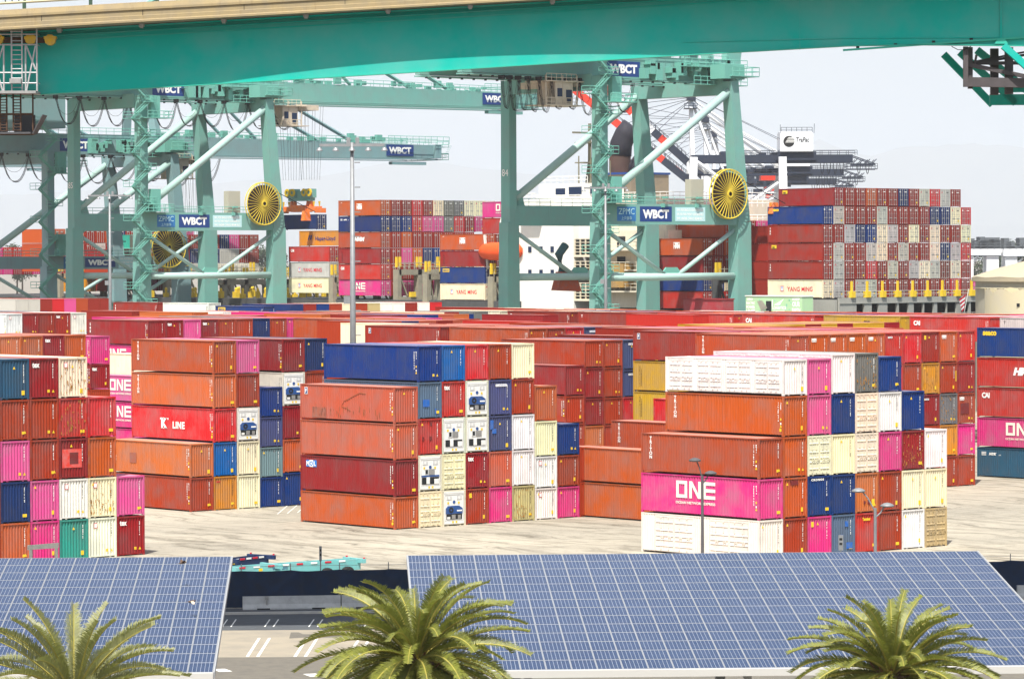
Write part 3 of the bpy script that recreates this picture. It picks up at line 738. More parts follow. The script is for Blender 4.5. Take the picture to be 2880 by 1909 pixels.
# ------------------------------ far rows: long sides seen over the roofs
def far_row(sname, X, Z0, items):
    for Y, tok in items:
        code, kind, side, end, h = parse(tok)
        container(X, Y, Z0 - h, h, code, kind, side, end, 1, CL, dict(stack=sname, col=0, tier=4), 's')
far_row('the far row with the yellow black-lettered side', 306.6, 14.62, [(253.5, 'GW:tdark'), (267.2, 'RR:cai'), (280.9, 'YE:m'), (294.6, 'RR:cai'), (308.3, 'RR'), (324.2, 'BR:t'), (337.9, 'BR:t'), (351.6, 'CR')])
far_row('the farthest row below the cranes', 333.5, 14.55, [(452.2, 'RY'), (466.0, 'BR:tex')])
far_row('the farthest row below the cranes', 327.9, 14.3, [(430.6, 'BL:beacon')])
fill_block(329.9, 426.5, ['?? ?? ?? ?? NV', '?? ?? ?? ?? BR', '?? ?? ?? ?? BL', '?? ?? ?? ?? RU', '?? ?? ?? ?? CR;rust', '?? ?? ?? ?? RU', '?? ?? ?? ?? TN', '?? ?? ?? ?? RY;ym', '?? ?? ?? ?? RY;ym', '?? ?? ?? ?? BR;tex', '?? ?? ?? ?? RY', '?? ?? ?? ?? RD'])
fill_block(341.6, 519.0, ['?? ?? ?? ?? GW', '?? ?? ?? ?? GW', '?? ?? ?? ?? BR', '?? ?? ?? ?? RD', '?? ?? ?? ?? PK', '?? ?? ?? ?? TO', '?? ?? ?? ?? BR', '?? ?? ?? ?? BR;tex'])
fill_block(270.0, 268.0, ['?? ?? ?? ?? YE-', '?? ?? ?? ?? YE-', '?? ?? ?? ?? YE-', '?? ?? ?? ?? BR-', '?? ?? ?? ?? YE-', '?? ?? ?? ?? DR-;tex', '?? ?? ?? ?? YE-', '?? ?? ?? ?? YE-', '?? ?? ?? ?? DR-;tex'])
# ------------------------------ roofs between the rows
PROT = [(-50, 714, 206, 782, 455), (-50, 690, 242, 714, 612), (242, 700, 590, 717, 553), (590, 700, 985, 717, 535), (1112, 718, 1420, 738, 455), (1420, 722, 1900, 748, 430), (1900, 722, 2150, 748, 414), (2150, 722, 2420, 748, 402), (204, 733, 700, 790, 402), (700, 733, 1460, 790, 352), (208, 780, 330, 900, 390)]
def vpx(P):
    q = Vector(P) - Vector((0, 0, CAM_H)); d = q.dot(FWD); return (1440 + F_PX * q.dot(RX) / d) * 2366 / 2880, (954.5 - F_PX * q.dot(UX) / d) * 2366 / 2880, d
def hides(X, Y, Z, h, L):
    ps = [vpx((x, y, z)) for x in (X, X + CW) for y in (Y, Y + L) for z in (Z + h,)]
    d = vpx((X, Y, Z))[2]; x0, x1 = min(p[0] for p in ps) + 3, max(p[0] for p in ps) - 3; y0 = min(p[1] for p in ps); yf = max(p[1] for p in ps)
    return any(d < D - 4 and x1 > a and x0 < c and y0 < b_ - 1 for a, t_, c, b_, D in PROT if True)
fr = random.Random(11)
def fill(X0, n, Y, top, p=.0, pal='RU RU OR OR BR BR MA SM PK HP RR WH CR GY NV BL TO LO SM'.split()):
    for c in range(n):
        if fr.random() < p: continue
        if hides(X0 + c * PX, Y, top - HB, HB, CL): continue
        FILL.append((X0 + c * PX, Y, top - HB - (0 if fr.random() < .7 else .3), HB, COL[fr.choice(pal)][0], CL))
warm = 'RU OR BR SM LO TO RR PK RU BR'.split()
fill(X2 + 4 * PX, 9, 237.1, 14.58, pal=warm); fill(X2 + 5 * PX, 9, 250.7, 14.58, pal=warm)
fill(X2 + 9 * PX, 4, 264.4, 14.58, pal=warm); fill(X2 + 6 * PX, 7, 278.05, 14.58, pal=warm)
fill(X2 + 6 * PX, 8, 291.7, 14.58, .1); fill(X2 + 6 * PX, 8, 305.4, 14.58, .1); fill(259.2, 4, 319.0, 14.58, .1)
for y in (346.4, 360.0): fill(X2 + 5 * PX, 10, y, 14.58, .1)
fill(244, 5, 373.6, 14.2, .1)
for k in range(7): fill(254, 6, 401 + k * 13.66, 14.58, .15)
for k in range(12): fill(276, 11, 282 + k * 13.66, 14.58, .12)
for k in range(5): fill(296, 4, 240 + k * 13.66, 14.58, .1, warm)
for k in range(6): fill(310, 6, 445 + k * 13.66, 14.5, .15)
for k in range(14): fill(309.2, 8, 240 + k * 13.66, 14.58, .08)
for k in range(4): fill(344, 6, 533 + k * 13.66, 14.5, .1)
"""the mass: one mesh, one colour per container"""
def build_fill():
    b = MB(); cols = []
    for X, Y, Z, h, rgb, L, *dr in FILL:
        n0 = len(b.f)
        b.box(X + .09, Y + .02, Z + .04, X + CW - .02, Y + L - .02, Z + h - .03)
        corr(b, Y + .14, Y + L - .14, .278, .036, lambda t, d, k: (X + .018 + d, 2 * Y + L - t, Z + (h - .085 if k else .165)))
        b.box(X + .012, Y + .1, Z + .045, X + .08, Y + L - .1, Z + .165); b.box(X + .012, Y + .1, Z + h - .085, X + .08, Y + L - .1, Z + h - .01)
        if dr and dr[0]:
            for q in m_thin_end(round(h, 3)).polygons:
                b.poly([(X + v.x, Y - .06 + v.y, Z + v.z) for v in (m_thin_end(round(h, 3)).vertices[i].co for i in q.vertices)])
            n1 = len(b.f)
            for x in (.45, .95, CW - .95, CW - .45): b.box(X + x - .03, Y - .09, Z + .12, X + x + .03, Y - .06, Z + h - .1)
            for x in (.30, 1.40): b.box(X + x, Y - .075, Z + h - .66, X + x + .5, Y - .065, Z + h - .48)
        else: corr(b, X + .11, X + CW - .11, .247, .046, lambda t, d, k: (t, Y - .03 + d, Z + (h - .13 if k else .16))); n1 = None
        b.box(X + .0, Y - .03, Z + h - .13, X + CW, Y + .03, Z + h); b.box(X, Y - .03, Z, X + .11, Y + .03, Z + h - .13); b.box(X + CW - .11, Y - .03, Z, X + CW, Y + .03, Z + h - .13)
        a = alb(rgb); cols += [a] * (len(b.f) - n0); cols[n0 + 1] = chalk_lit(a)
        if n1:
            for i in range(n1, n1 + 36): cols[i] = (.40, .39, .37, 1)
    M = mat('stacked_container_paint', (1, 1, 1), .5); nt = M.node_tree
    at = nt.nodes.new('ShaderNodeAttribute'); at.attribute_name = 'paint'; nt.links.new(at.outputs['Color'], nt.nodes['Principled BSDF'].inputs['Base Color'])
    me = b.mesh('stacked_containers', M); ca = me.color_attributes.new('paint', 'FLOAT_COLOR', 'CORNER')
    buf = []
    for p, c in zip(me.polygons, cols): buf += list(c) * p.loop_total
    ca.data.foreach_set('color', buf)
    tag(obj('stacked_containers', me), 'mass of stacked containers whose coloured roofs show between the yard rows', 'container stacks', kind='stuff')
# ---------------------------------------------------------------- helpers: a photo position turned into a place (V = 2366-wide picture coordinates)
VK = 2880 / 2366
def ray(xv, yv): return FWD + RX * ((xv * VK - 1440) / F_PX) + UX * (-(yv * VK - 954.5) / F_PX)
def at_z(xv, yv, z=0.):
    r = ray(xv, yv); return Vector((0, 0, CAM_H)) + r * ((z - CAM_H) / r.z)
def at_d(xv, yv, d): return Vector((0, 0, CAM_H)) + ray(xv, yv) * d
def at_x(xv, yv, X):
    r = ray(xv, yv); return Vector((0, 0, CAM_H)) + r * (X / r.x)
def at_y(xv, yv, Y):
    r = ray(xv, yv); return Vector((0, 0, CAM_H)) + r * (Y / r.y)
# ---------------------------------------------------------------- solar carports
TH = math.radians(2.68)
sw_dir = fw * math.cos(TH) - rt * math.sin(TH)          # up the slope, away from the viewer
sa_dir = rt * math.cos(TH) + fw * math.sin(TH)          # along the ridge
SLP = math.radians(6.4)
ALU = mat('aluminium_frame', (.40, .41, .42), .4, .3)
BACK = mat('panel_backsheet', (.34, .37, .42), .4)
CELL = bpy.data.materials.new('solar_cell'); CELL.use_nodes = True
_nt = CELL.node_tree; _b = _nt.nodes['Principled BSDF']; _b.inputs['Roughness'].default_value = .22; _b.inputs['Specular IOR Level'].default_value = .22
_o = _nt.nodes.new('ShaderNodeObjectInfo'); _g = _nt.nodes.new('ShaderNodeNewGeometry'); _n = _nt.nodes.new('ShaderNodeTexNoise'); _n.inputs['Scale'].default_value = .35; _nt.links.new(_g.outputs['Position'], _n.inputs['Vector'])
_m = _nt.nodes.new('ShaderNodeMix'); _m.data_type = 'RGBA'; _nt.links.new(_n.outputs['Fac'], _m.inputs[0]); _m.inputs[6].default_value = (.010, .024, .075, 1); _m.inputs[7].default_value = (.024, .044, .105, 1); _nt.links.new(_m.outputs[2], _b.inputs['Base Color'])
MW, MH = .992, 1.640
def module(b, ox, oy):
    b.box(ox, oy, 0, ox + MW, oy + MH, .035, 1)
    e = .024; g = .013; cw = (MW - 2 * e - 5 * g) / 6
    for i in range(6):
        x = ox + e + i * (cw + g); hh = MH - 2 * e
        for j in range(1):
            y = oy + e + j * (hh + .004); b.quad((x, y, .039), (x + cw, y, .039), (x + cw, y + hh, .039), (x, y + hh, .039), 0)
    for q in ((ox, oy, ox + .02, oy + MH), (ox + MW - .02, oy, ox + MW, oy + MH), (ox, oy, ox + MW, oy + .02), (ox, oy + MH - .02, ox + MW, oy + MH)): b.box(q[0], q[1], .036, q[2], q[3], .045, 2)
_mb = MB(); module(_mb, 0, 0); MOD = _mb.mesh('solar_panel', [CELL, BACK, ALU])
def carport(label, org, ncol, side, single_rows):
    t = empty('solar_carport', label, 'solar carport', org)
    xx = sa_dir; yy = -sw_dir * math.cos(SLP) - up * math.sin(SLP); zz = xx.cross(-yy) * 1
    yu = -yy; zz = xx.cross(yu)
    R = Matrix((xx, yu, zz)).transposed().to_4x4(); R.translation = org; t.matrix_world = R
    # local: x along the ridge, y up the slope (0 at the top edge, negative towards the viewer)
    rest = MB(); P = MH + .014; Q = MW + .012
    for r in range(14):
        for c in range(ncol):
            x = (c * Q if side > 0 else -(c + 1) * Q); y = -(r + 1) * P
            if r in single_rows and c < 25: obj('solar_panel', MOD, t, None, (x, y, 0))
            else: module(rest, x, y)
    tag(rest.build('solar_panels', [CELL, BACK, ALU], t), kind='stuff')
    x0, x1 = (0, ncol * Q) if side > 0 else (-ncol * Q, 0); y0 = -14 * P
    b = MB()
    for x in (x0 - .06, x1): b.box(x, y0 - .05, -.22, x + .06, .05, .05)
    b.build('side_fascia', ALU, t)
    b = MB(); b.box(x0, y0 - .12, -.26, x1, y0 - .01, .03); b.build('gutter', mat('gutter_grey', (.52, .51, .48), .5) if 'gutter_grey' not in bpy.data.materials else bpy.data.materials['gutter_grey'], t)
    b = MB()
    for i in range(7): y = y0 * (i + .5) / 7; b.box(x0 + .1, y - .05, -.22, x1 - .1, y + .05, -.01)
    b.build('purlin_layer', ALU, t)
    for k in range(3 if ncol > 15 else 2):
        x = x0 + (x1 - x0) * (k + .5) / (3 if ncol > 15 else 2); b = MB(); b.box(x - .15, y0 + 1, -.65, x + .15, -1, -.23)
        b.beam((x, y0 / 2, -.6), tuple(R.inverted() @ Vector(((R @ Vector((x, y0 / 2, 0))).x, (R @ Vector((x, y0 / 2, 0))).y, 0))), .4)
        b.build('support_frame', STEEL, t)
carport('long solar roof of blue panels with two palms in front of it', at_d(942, 1284.5, 162.0), 26, 1, (10, 11, 12, 13))
carport('short solar roof of blue panels cut off by the picture edge', at_d(535, 1287, 162.0), 12, -1, (6, 7, 8, 9, 10, 11, 12, 13))
# ---------------------------------------------------------------- parking lot and road in front
def cp(u, d, z=0.): return tuple(fw * d + rt * u + up * z)         # u metres to the viewer's right, d metres ahead
def sheet(name, pts, z, M, label): b = MB(); b.poly([cp(u, d, z) for u, d in pts]); return tag(b.build(name, M), label, kind='structure')
LOT = mat('parking_concrete', (.30, .265, .205), .9, noise=.22, nscale=.5, bump=.1, bscale=8)
ASPH = mat('road_asphalt', (.15, .138, .115), .9, noise=.2, nscale=1.2, bump=.1, bscale=10)
sheet('parking_lot', [(-75, 192.3), (75, 195), (75, 224.5), (-75, 217.5)], .004, LOT, 'pale parking lot surface between barrier and road')
sheet('bridge_shade_strip', [(-75, 206.0), (75, 209.5), (75, 224.5), (-75, 217.5)], .008, mat('shade_tinted_asphalt', (.085, .092, .10), .9, noise=.2, nscale=1), 'bridge shade painted as a dark strip along the concrete barriers')  # darkness of the bridge's shadow band put into the pavement colour
sheet('road', [(-75, 60), (75, 60), (75, 195), (-75, 192.3)], .004, ASPH, 'grey asphalt road passing below the palms')
PW = mat('road_paint', (.72, .71, .66), .7, noise=.25, nscale=4)
lines = []
def mark(name, pts): b = MB(); b.poly([tuple(at_z(x, y, .013)) for x, y in pts]); b.build(name, PW, None); o = C.objects[-1]; tag(o, 'white painted parking line on the pavement', kind='structure')
for x0 in (568, 592, 678, 702, 800, 824, 910, 934):
    mark('stall_line', [(x0, 1516), (x0 + 7, 1516), (x0 + 34, 1473), (x0 + 28, 1473)])
for x0 in (512, 532, 610, 630, 712, 732, 820, 840): mark('stall_line', [(x0, 1447), (x0 + 3, 1447), (x0 + 15, 1430), (x0 + 12, 1430)])
mark('lane_dash', [(490, 1545), (520, 1544), (537, 1550), (507, 1551)])
for x0 in (700, 1000, 1300): mark('lane_dash', [(x0, 1556), (x0 + 30, 1555), (x0 + 47, 1561), (x0 + 17, 1562)])
b = MB(); b.poly([tuple(at_z(x, y, .009)) for x, y in ((668, 1474), (672, 1460), (690, 1460), (700, 1464), (900, 1463), (960, 1462), (960, 1470), (700, 1472))]); tag(b.build('pavement_patch', ASPH), 'dark asphalt repair patch in the parking lot', kind='structure')
KERB = mat('kerb_concrete', (.42, .41, .38), .85, noise=.15, nscale=2)
b = MB(); p0, p1 = at_z(400, 1421), at_z(2366, 1396); b.beam(p0 + up * .075, p1 + up * .075, .3, .15); tag(b.build('kerb', KERB), 'concrete kerb along the barrier', kind='structure')
# yard markings: white hatch lines and slot labels
for k in range(9):
    x0 = 640 + k * 23; mark('yard_line', [(x0, 1187 - k * 1.6), (x0 + 2, 1187 - k * 1.6), (x0 + 27, 1166 - k * 1.6), (x0 + 25, 1166 - k * 1.6)])
# ---------------------------------------------------------------- concrete barrier sections and screened fence
KR = mat('barrier_concrete', (.42, .43, .43), .85, noise=.2, nscale=2, streak=.3)
def barrier_mesh(L):
    prof = [(-.30, 0), (-.30, .08), (-.15, .33), (-.09, .81), (.09, .81), (.15, .33), (.30, .08), (.30, 0)]
    b = MB(); n = len(prof)
    for x in (.02, L - .02):
        for y, z in prof: b.v.append((x, y, z))
    for i in range(n): j = (i + 1) % n; b.f.append((i, j, n + j, n + i)); b.mi.append(0)
    b.f += [tuple(reversed(range(n))), tuple(range(n, 2 * n))]; b.mi += [0, 0]
    return b.mesh('barrier_body', KR)
k0, k1 = at_z(330, 1411), at_z(2560, 1378)
dirk = (k1 - k0).normalized(); ang = math.atan2(dirk.y, dirk.x); BL6 = barrier_mesh(6.1); nb = 0
for i in range(14):
    P = k0 + dirk * (6.12 * i)
    q = (P + dirk * 3) ; u = q.dot(rt) / q.dot(fw) * F_PX / VK + 1183
    if not (440 < u < 1000 or u > 2240): continue
    nb += 1
    w = {1: 'short solar roof edge', 2: 'teal trailer', 3: 'palm fronds'}.get(nb, 'long solar roof end')
    t = empty('concrete_barrier', f'grey concrete road barrier section, {["first","second","third","fourth","fifth","sixth","seventh","eighth"][nb-1]} one along the dark fence', 'barrier', P, ang, 'road barriers along the dark fence')
    obj('barrier_body', BL6, t)
    b = MB(); b.box(1.4, -.20, .60, 1.6, -.11, .83); b.box(1.46, -.24, .3, 1.54, -.14, .6); b.build('bracket', STEEL, t)
    b = MB(); b.box(.9, -.32, .0, 1.7, -.29, .09); b.box(4.3, -.32, .0, 5.1, -.29, .09); b.build('drain_slot', DARK, t)
NET = mat('dark_screen_netting', (.012, .026, .062), .8, noise=.3, nscale=1.5)
def fence():
    t = empty('screened_fence', 'chain-link fence covered in dark blue netting behind the barriers', 'fence', tuple(k0))
    f0 = k0 + Vector((-dirk.y, dirk.x, 0)) * .75; q = random.Random(3); L = (k1 - k0).length; b = MB(); nx, nz_ = 420, 9
    dents = [(q.uniform(0, L), q.uniform(.4, 1.9), q.uniform(.6, 2.2), q.uniform(.04, .13), q.uniform(-1.6, 1.6)) for _ in range(70)]
    nrm = Vector((dirk.y, -dirk.x, 0))
    for j in range(nz_ + 1):
        for i in range(nx + 1):
            s = L * i / nx; z = .06 + 2.28 * j / nz_ - (.06 * abs(math.sin(s * PI / 3.05)) if j == nz_ else 0); o = .03 * math.sin(s * 2.1)
            for c, zc, w, a, sl_ in dents: o += a * math.exp(-((s - c - sl_ * (z - zc)) / (w * .25)) ** 2)
            b.v.append(tuple(f0 + dirk * s + nrm * o + up * z - k0))
    for j in range(nz_):
        for i in range(nx): a = j * (nx + 1) + i; b.f.append((a, a + 1, a + nx + 2, a + nx + 1)); b.mi.append(0)
    b.build('netting', NET, t, smooth=True)
    for i in range(int(L / 3.05) + 1):
        b = MB(); P = f0 + dirk * (3.05 * i) + nrm * -.12 - k0; b.tube([P, P + up * 2.75], .035, 5); b.build('post', STEEL, t)
    b = MB(); b.tube([f0 + up * 2.6 - k0, f0 + dirk * L + up * 2.6 - k0], .012, 4); b.build('top_wire', STEEL, t)
fence()
# ---------------------------------------------------------------- trailers behind the fence
TEAL = mat('trailer_teal', (.16, .46, .46), .5, noise=.15, nscale=2); TBLUE = mat('trailer_blue', (.015, .035, .10), .5, noise=.15, nscale=2)
def trailer(name, label, M, a, c, wheels=True):
    """a: front end, c: rear end on the ground"""
    d = (c - a); L = d.length; t = empty(name, label, 'trailer', tuple(a), math.atan2(d.y, d.x))
    b = MB()
    for y in (-.45, .45): b.box(0, y - .08, .70, L, y + .08, 1.42)
    for i in range(9): b.box(L * i / 8 - .06, -.45, 1.05, L * i / 8 + .06, .45, 1.35)
    for x in (0, L * .33, L - .25): b.box(x, -1.2, 1.18, x + .22, 1.2, 1.46)
    b.build('chassis', M, t)
    b = MB()
    for i in range(8): b.box(L * (.06 + i * .11), -.56, 1.30, L * (.06 + i * .11) + .5, -.53, 1.42, i % 2)
    b.build('reflector_strip', [REDM, WHITE], t)
    if wheels:
        for x in (L * .72, L * .88):
            for y in (-.95, .65):
                b = MB(); b.lathe((x, y, .5), [(.3, 0), (.5, .02), (.5, .28), (.3, .3)], 18, 'y'); w = b.build('wheel', RUBBER, t, smooth=True); b = MB(); b.lathe((x, y, .5), [(0, .05), (.28, .05)], 14, 'y'); b.build('rim', STEEL, w)
    b = MB(); b.box(L - .12, -.3, 1.0, L - .02, .3, 1.1); b.box(L - .10, .95, 1.45, L, 1.05, 1.55); b.box(L - .1, -1.05, 1.45, L, -.95, 1.55); b.build('rear_light', REDM, t)
    b = MB(); b.box(.2, -.54, 1.06, .5, -.535, 1.2); b.box(2.2, -.54, 1.06, 2.5, -.535, 1.24); b.build('sticker', YEL, t)
    if wheels: letter('WCCP 2512', t, '-Y', (3.9, -.545, 1.16), h=.17, bold=.02, M=NAVYM)
gv = lambda xv, d, off=0: Vector(cp((xv - 1183) * VK / F_PX * d, d, off))
trailer('container_trailer', 'teal container trailer with two wheels parked behind the dark fence', TEAL, gv(520, 233.5), gv(820, 240))
trailer('container_trailer', 'dark blue trailer end behind the teal trailer', TBLUE, gv(470, 238), gv(604, 243), False)
# ---------------------------------------------------------------- lamps, signs, frame
GALV = mat('galvanised_steel', (.24, .25, .26), .5, .3, noise=.15, nscale=2)
DKP = mat('dark_lamp_paint', (.10, .095, .10), .5)
def lamp(label, xv, yt, d, M, lean):
    base = gv(xv, d); top = at_d(xv, yt, d); H = top.z; t = empty('street_lamp', label, 'street lamp', tuple(base), 0, 'double-headed lamps behind the long solar roof')
    b = MB(); b.tube([(0, 0, 0), (0, 0, H - 1.0)], .11, 8, r2=.075); b.build('pole', M, t)
    for k, off, z in ((0, -1, 0), (1, 1, -.75)):
        p = rt * (.45 * lean[k]); b = MB(); b.tube([(0, 0, H - 1.2 + z * .4), tuple(p * .6 + up * (H - .5 + z)), tuple(p + up * (H - .2 + z))], .04, 6); b.build('arm', M, t)
        hd = MB(); c = p * 1.35 + up * (H - .15 + z); hd.lathe(tuple(c), [(0, .17), (.17, .14), (.33, .05), (.36, 0), (.31, -.05), (0, -.08)], 16); hd.build('lamp_head', M, t, smooth=True)
lamp('dark double-headed lamp in front of the square white letters', 1622, 1058, 205, DKP, (-.7, .8))
lamp('pale grey double-headed lamp standing before the brown and rust ends', 2022, 1128, 180, GALV, (-1.4, 1.0))
def sign_post(label, xv, y0, y1, d, w):
    base = gv(xv, d); z1 = at_d(xv, y0, d).z; z0 = at_d(xv, y1, d).z; t = empty('sign_post', label, 'sign', tuple(base), math.atan2(rt.y, rt.x))
    b = MB(); b.tube([(0, 0, 0), (0, 0, z1)], .035, 6); b.build('post', GALV, t); b = MB(); b.box(-w/2, -.05, z0, w/2, -.03, z1); b.build('sign_panel', GALV, t)
    b = MB(); b.box(-w*.3, -.055, z0 + (z1-z0)*.35, w*.3, -.051, z0 + (z1-z0)*.5); b.box(-w*.3, -.055, z0 + (z1-z0)*.65, w*.3, -.051, z0 + (z1-z0)*.8); b.build('marking', BLACK, t)
sign_post('narrow grey sign on a thin post above the teal trailer', 738, 1262, 1297, 221, .16)
sign_post('back of a grey sign panel on a post in front of the grey blue container', 1942, 1236, 1272, 192, .26)
t = empty('height_gauge', 'rusty white goalpost frame in front of pink and orange containers', 'frame', tuple(gv(97, 215)), math.atan2(rt.y, rt.x))
GW_ = mat('old_white_paint', (.66, .62, .52), .6, noise=.2, nscale=3, rust=.8); hz = at_d(97, 1260, 215).z; hw = 33 * VK * 215 / F_PX
b = MB(); b.box(-hw, -.1, 0, -hw + .18, .1, hz); b.build('upright', GW_, t); b = MB(); b.box(hw - .18, -.1, 0, hw, .1, hz + .12); b.build('upright', GW_, t); b = MB(); b.hull8([(-hw - .1, -.12, hz - .28), (hw + .05, -.12, hz - .16), (hw + .05, .12, hz - .16), (-hw - .1, .12, hz - .28)], [(-hw - .1, -.12, hz), (hw + .05, -.12, hz + .14), (hw + .05, .12, hz + .14), (-hw - .1, .12, hz)]); b.build('crossbar', GW_, t)
# ---------------------------------------------------------------- birds over the short solar roof
FEA = mat('brown_feathers', (.10, .065, .045), .8); FEAP = mat('pale_feathers', (.45, .38, .30), .8)
for label, xv, yv, d, s, roll in (('small brown bird flying with raised wings near the roof top', 422, 1300, 155, 1., .5), ('small brown bird flying with lowered pale wings further down', 443, 1389, 149, 1., -.6)):
    P = at_d(xv, yv, d); b = MB(); B = MB()
    b.tube([(-.16, 0, 0), (-.10, 0, .0), (0, 0, .01), (.09, 0, .02), (.14, 0, .035), (.18, 0, .03)], .05, 8)
    for i, (x, _y, _z) in enumerate(b.v):
        k = (.35, .7, 1, .9, .6, .15)[i // 8]; c = b.v[i]; cx = (-.16, -.10, 0, .09, .14, .18)[i // 8]; cz = (0, 0, .01, .02, .035, .03)[i // 8]; b.v[i] = (c[0], c[1] * k, cz + (c[2] - cz) * k)
    b.poly([(-.14, -.02, 0), (-.28, -.06, 0), (-.29, .06, 0), (-.14, .02, 0)], 0)
    for sg in (-1, 1):
        b.poly([(.06, sg * .03, .03), (.09, sg * .15, .03 + .10 * roll), (.02, sg * .27, .03 + .22 * roll), (-.06, sg * .20, .02 + .14 * roll), (-.07, sg * .05, .02)], 1 if roll < 0 else 0)
    o = b.build('bird', [FEA, FEAP], None, col=None, loc=tuple(P)); o.rotation_euler = (0, 0, math.atan2(rt.y, rt.x) + .4); tag(o, label, 'bird', 'birds flying over the solar roof')
# ---------------------------------------------------------------- palms
LEAF = mat('palm_leaf', (.185, .20, .032), .5, noise=.45, nscale=2.2, spec=.4); LEAF2 = mat('grey_palm_leaf', (.24, .245, .10), .5, noise=.3, nscale=3, spec=.4)
RACH = mat('palm_midrib', (.36, .31, .075), .5); TRK = mat('palm_trunk', (.14, .095, .06), .9, noise=.4, nscale=5, bump=.5, bscale=6); BOOT = mat('old_palm_fibre', (.20, .10, .045), .9, noise=.4, nscale=8)
for M in (LEAF, LEAF2):
    nt = M.node_tree; p = nt.nodes['Principled BSDF']; tr = nt.nodes.new('ShaderNodeBsdfTranslucent'); mx = nt.nodes.new('ShaderNodeMixShader'); mx.inputs[0].default_value = .22
    tr.inputs[0].default_value = (.32, .36, .05, 1); o = nt.nodes['Material Output']; nt.links.new(p.outputs[0], mx.inputs[1]); nt.links.new(tr.outputs[0], mx.inputs[2]); nt.links.new(mx.outputs[0], o.inputs[0])
def palm(label, xv, yv, d, R, seed, nf, emin, emax, droop, M, leaflet=.34, vee=.55):
    q = random.Random(seed); Cc = at_d(xv, yv, d); t = empty('palm_tree', label, 'palm tree', (Cc.x, Cc.y, 0), 0, 'palms in front of the solar roofs')
    H = Cc.z; b = MB(); prof = []
    for i in range(22): z = H * i / 21; prof.append((.42 + .05 * math.sin(i * 2.4) + (.12 if i % 2 else 0) + (.12 if i > 18 else 0), z - H * .0))
    b.lathe((0, 0, 0), prof, 12); b.build('trunk', TRK, t, smooth=False)
    b = MB()
    for i in range(70):
        a = q.uniform(0, 2 * PI); z = H - q.uniform(-.2, 1.3); r = q.uniform(.3, .55); l = q.uniform(.25, .6); b.beam((r * math.cos(a), r * math.sin(a), z), ((r + l * .7) * math.cos(a), (r + l * .7) * math.sin(a), z + l * .7), .12, .04, w2=.04)
    b.build('leaf_base', BOOT, t)
    b = MB()
    for k in range(nf):
        f = k / (nf - 1); az = k * 2.39996 + q.uniform(-.25, .25); el = math.radians(emax + (emin - emax) * f ** .8 + q.uniform(-6, 6)); L = R * q.uniform(.88, 1.08) * (.80 + .30 * math.sin(f * PI * .8 + .3))
        hd = Vector((math.cos(az), math.sin(az), 0)); sd_ = Vector((-math.sin(az), math.cos(az), 0)); tw = q.uniform(-.5, .5)
        n = 16; P = Vector((0, 0, H)) + hd * .15; pts = [P.copy()]; dirs = []; e = el; dr = droop * q.uniform(.7, 1.25)
        for i in range(n):
            e = el - dr * (i / n) ** 1.6 * (1.0 if f < .75 else .7); dv = hd * math.cos(e) + up * math.sin(e) + sd_ * (tw * .12 * (i / n)); dv.normalize(); P = P + dv * (L / n); pts.append(P.copy()); dirs.append(dv)
        dirs.append(dirs[-1]); b.tube(pts, .045, 4, 1, .010, caps=False)
        nl = int(84 * L / 3.3)
        for i in range(nl):
            s = .10 + .90 * (i + q.random() * .5) / nl; j = min(n - 1, int(s * n)); g = s * n - j; c = pts[j].lerp(pts[j + 1], g); dv = dirs[j].lerp(dirs[min(j + 1, n)], g).normalized()
            lat = dv.cross(up); lat = lat.normalized() if lat.length > .05 else sd_; nrm = lat.cross(dv).normalized(); lat = (lat * math.cos(tw) + nrm * math.sin(tw)).normalized(); nrm = lat.cross(dv).normalized()
            ll = leaflet * (math.sin(min(1, s * 1.15) * PI * .92) ** .55 * .95 + .12) * q.uniform(.72, 1.12)
            fa = .75 - .40 * s
            for sg in (-1, 1):
                ld = (lat * sg * math.cos(fa) * math.cos(vee) + dv * math.sin(fa) + nrm * (math.sin(vee) * math.cos(fa) + q.uniform(-.12, .12))).normalized()
                w = dv * .017; tip = c + ld * ll - up * (.18 * ll * q.uniform(.3, 1.2)); mid = c + ld * ll * .55
                b.quad(tuple(c - w), tuple(c + w), tuple(mid + w * 1.1), tuple(mid - w * 1.1), 0); b.poly([tuple(mid - w * 1.1), tuple(mid + w * 1.1), tuple(tip)], 0)
    b.build('crown', [M, RACH], t)
palm('broad green palm in the gap between the two solar roofs', 962, 1522, 117, 3.7, 5, 118, -42, 82, 1.15, LEAF, .40)
palm('broad green palm in front of the long solar roof end', 2062, 1556, 117, 3.3, 8, 112, -42, 84, 1.1, LEAF, .38)
palm('greyish palm with stiff upright fronds by the short solar roof', 172, 1602, 112, 3.5, 12, 44, 0, 80, .75, LEAF2, .42, .75)
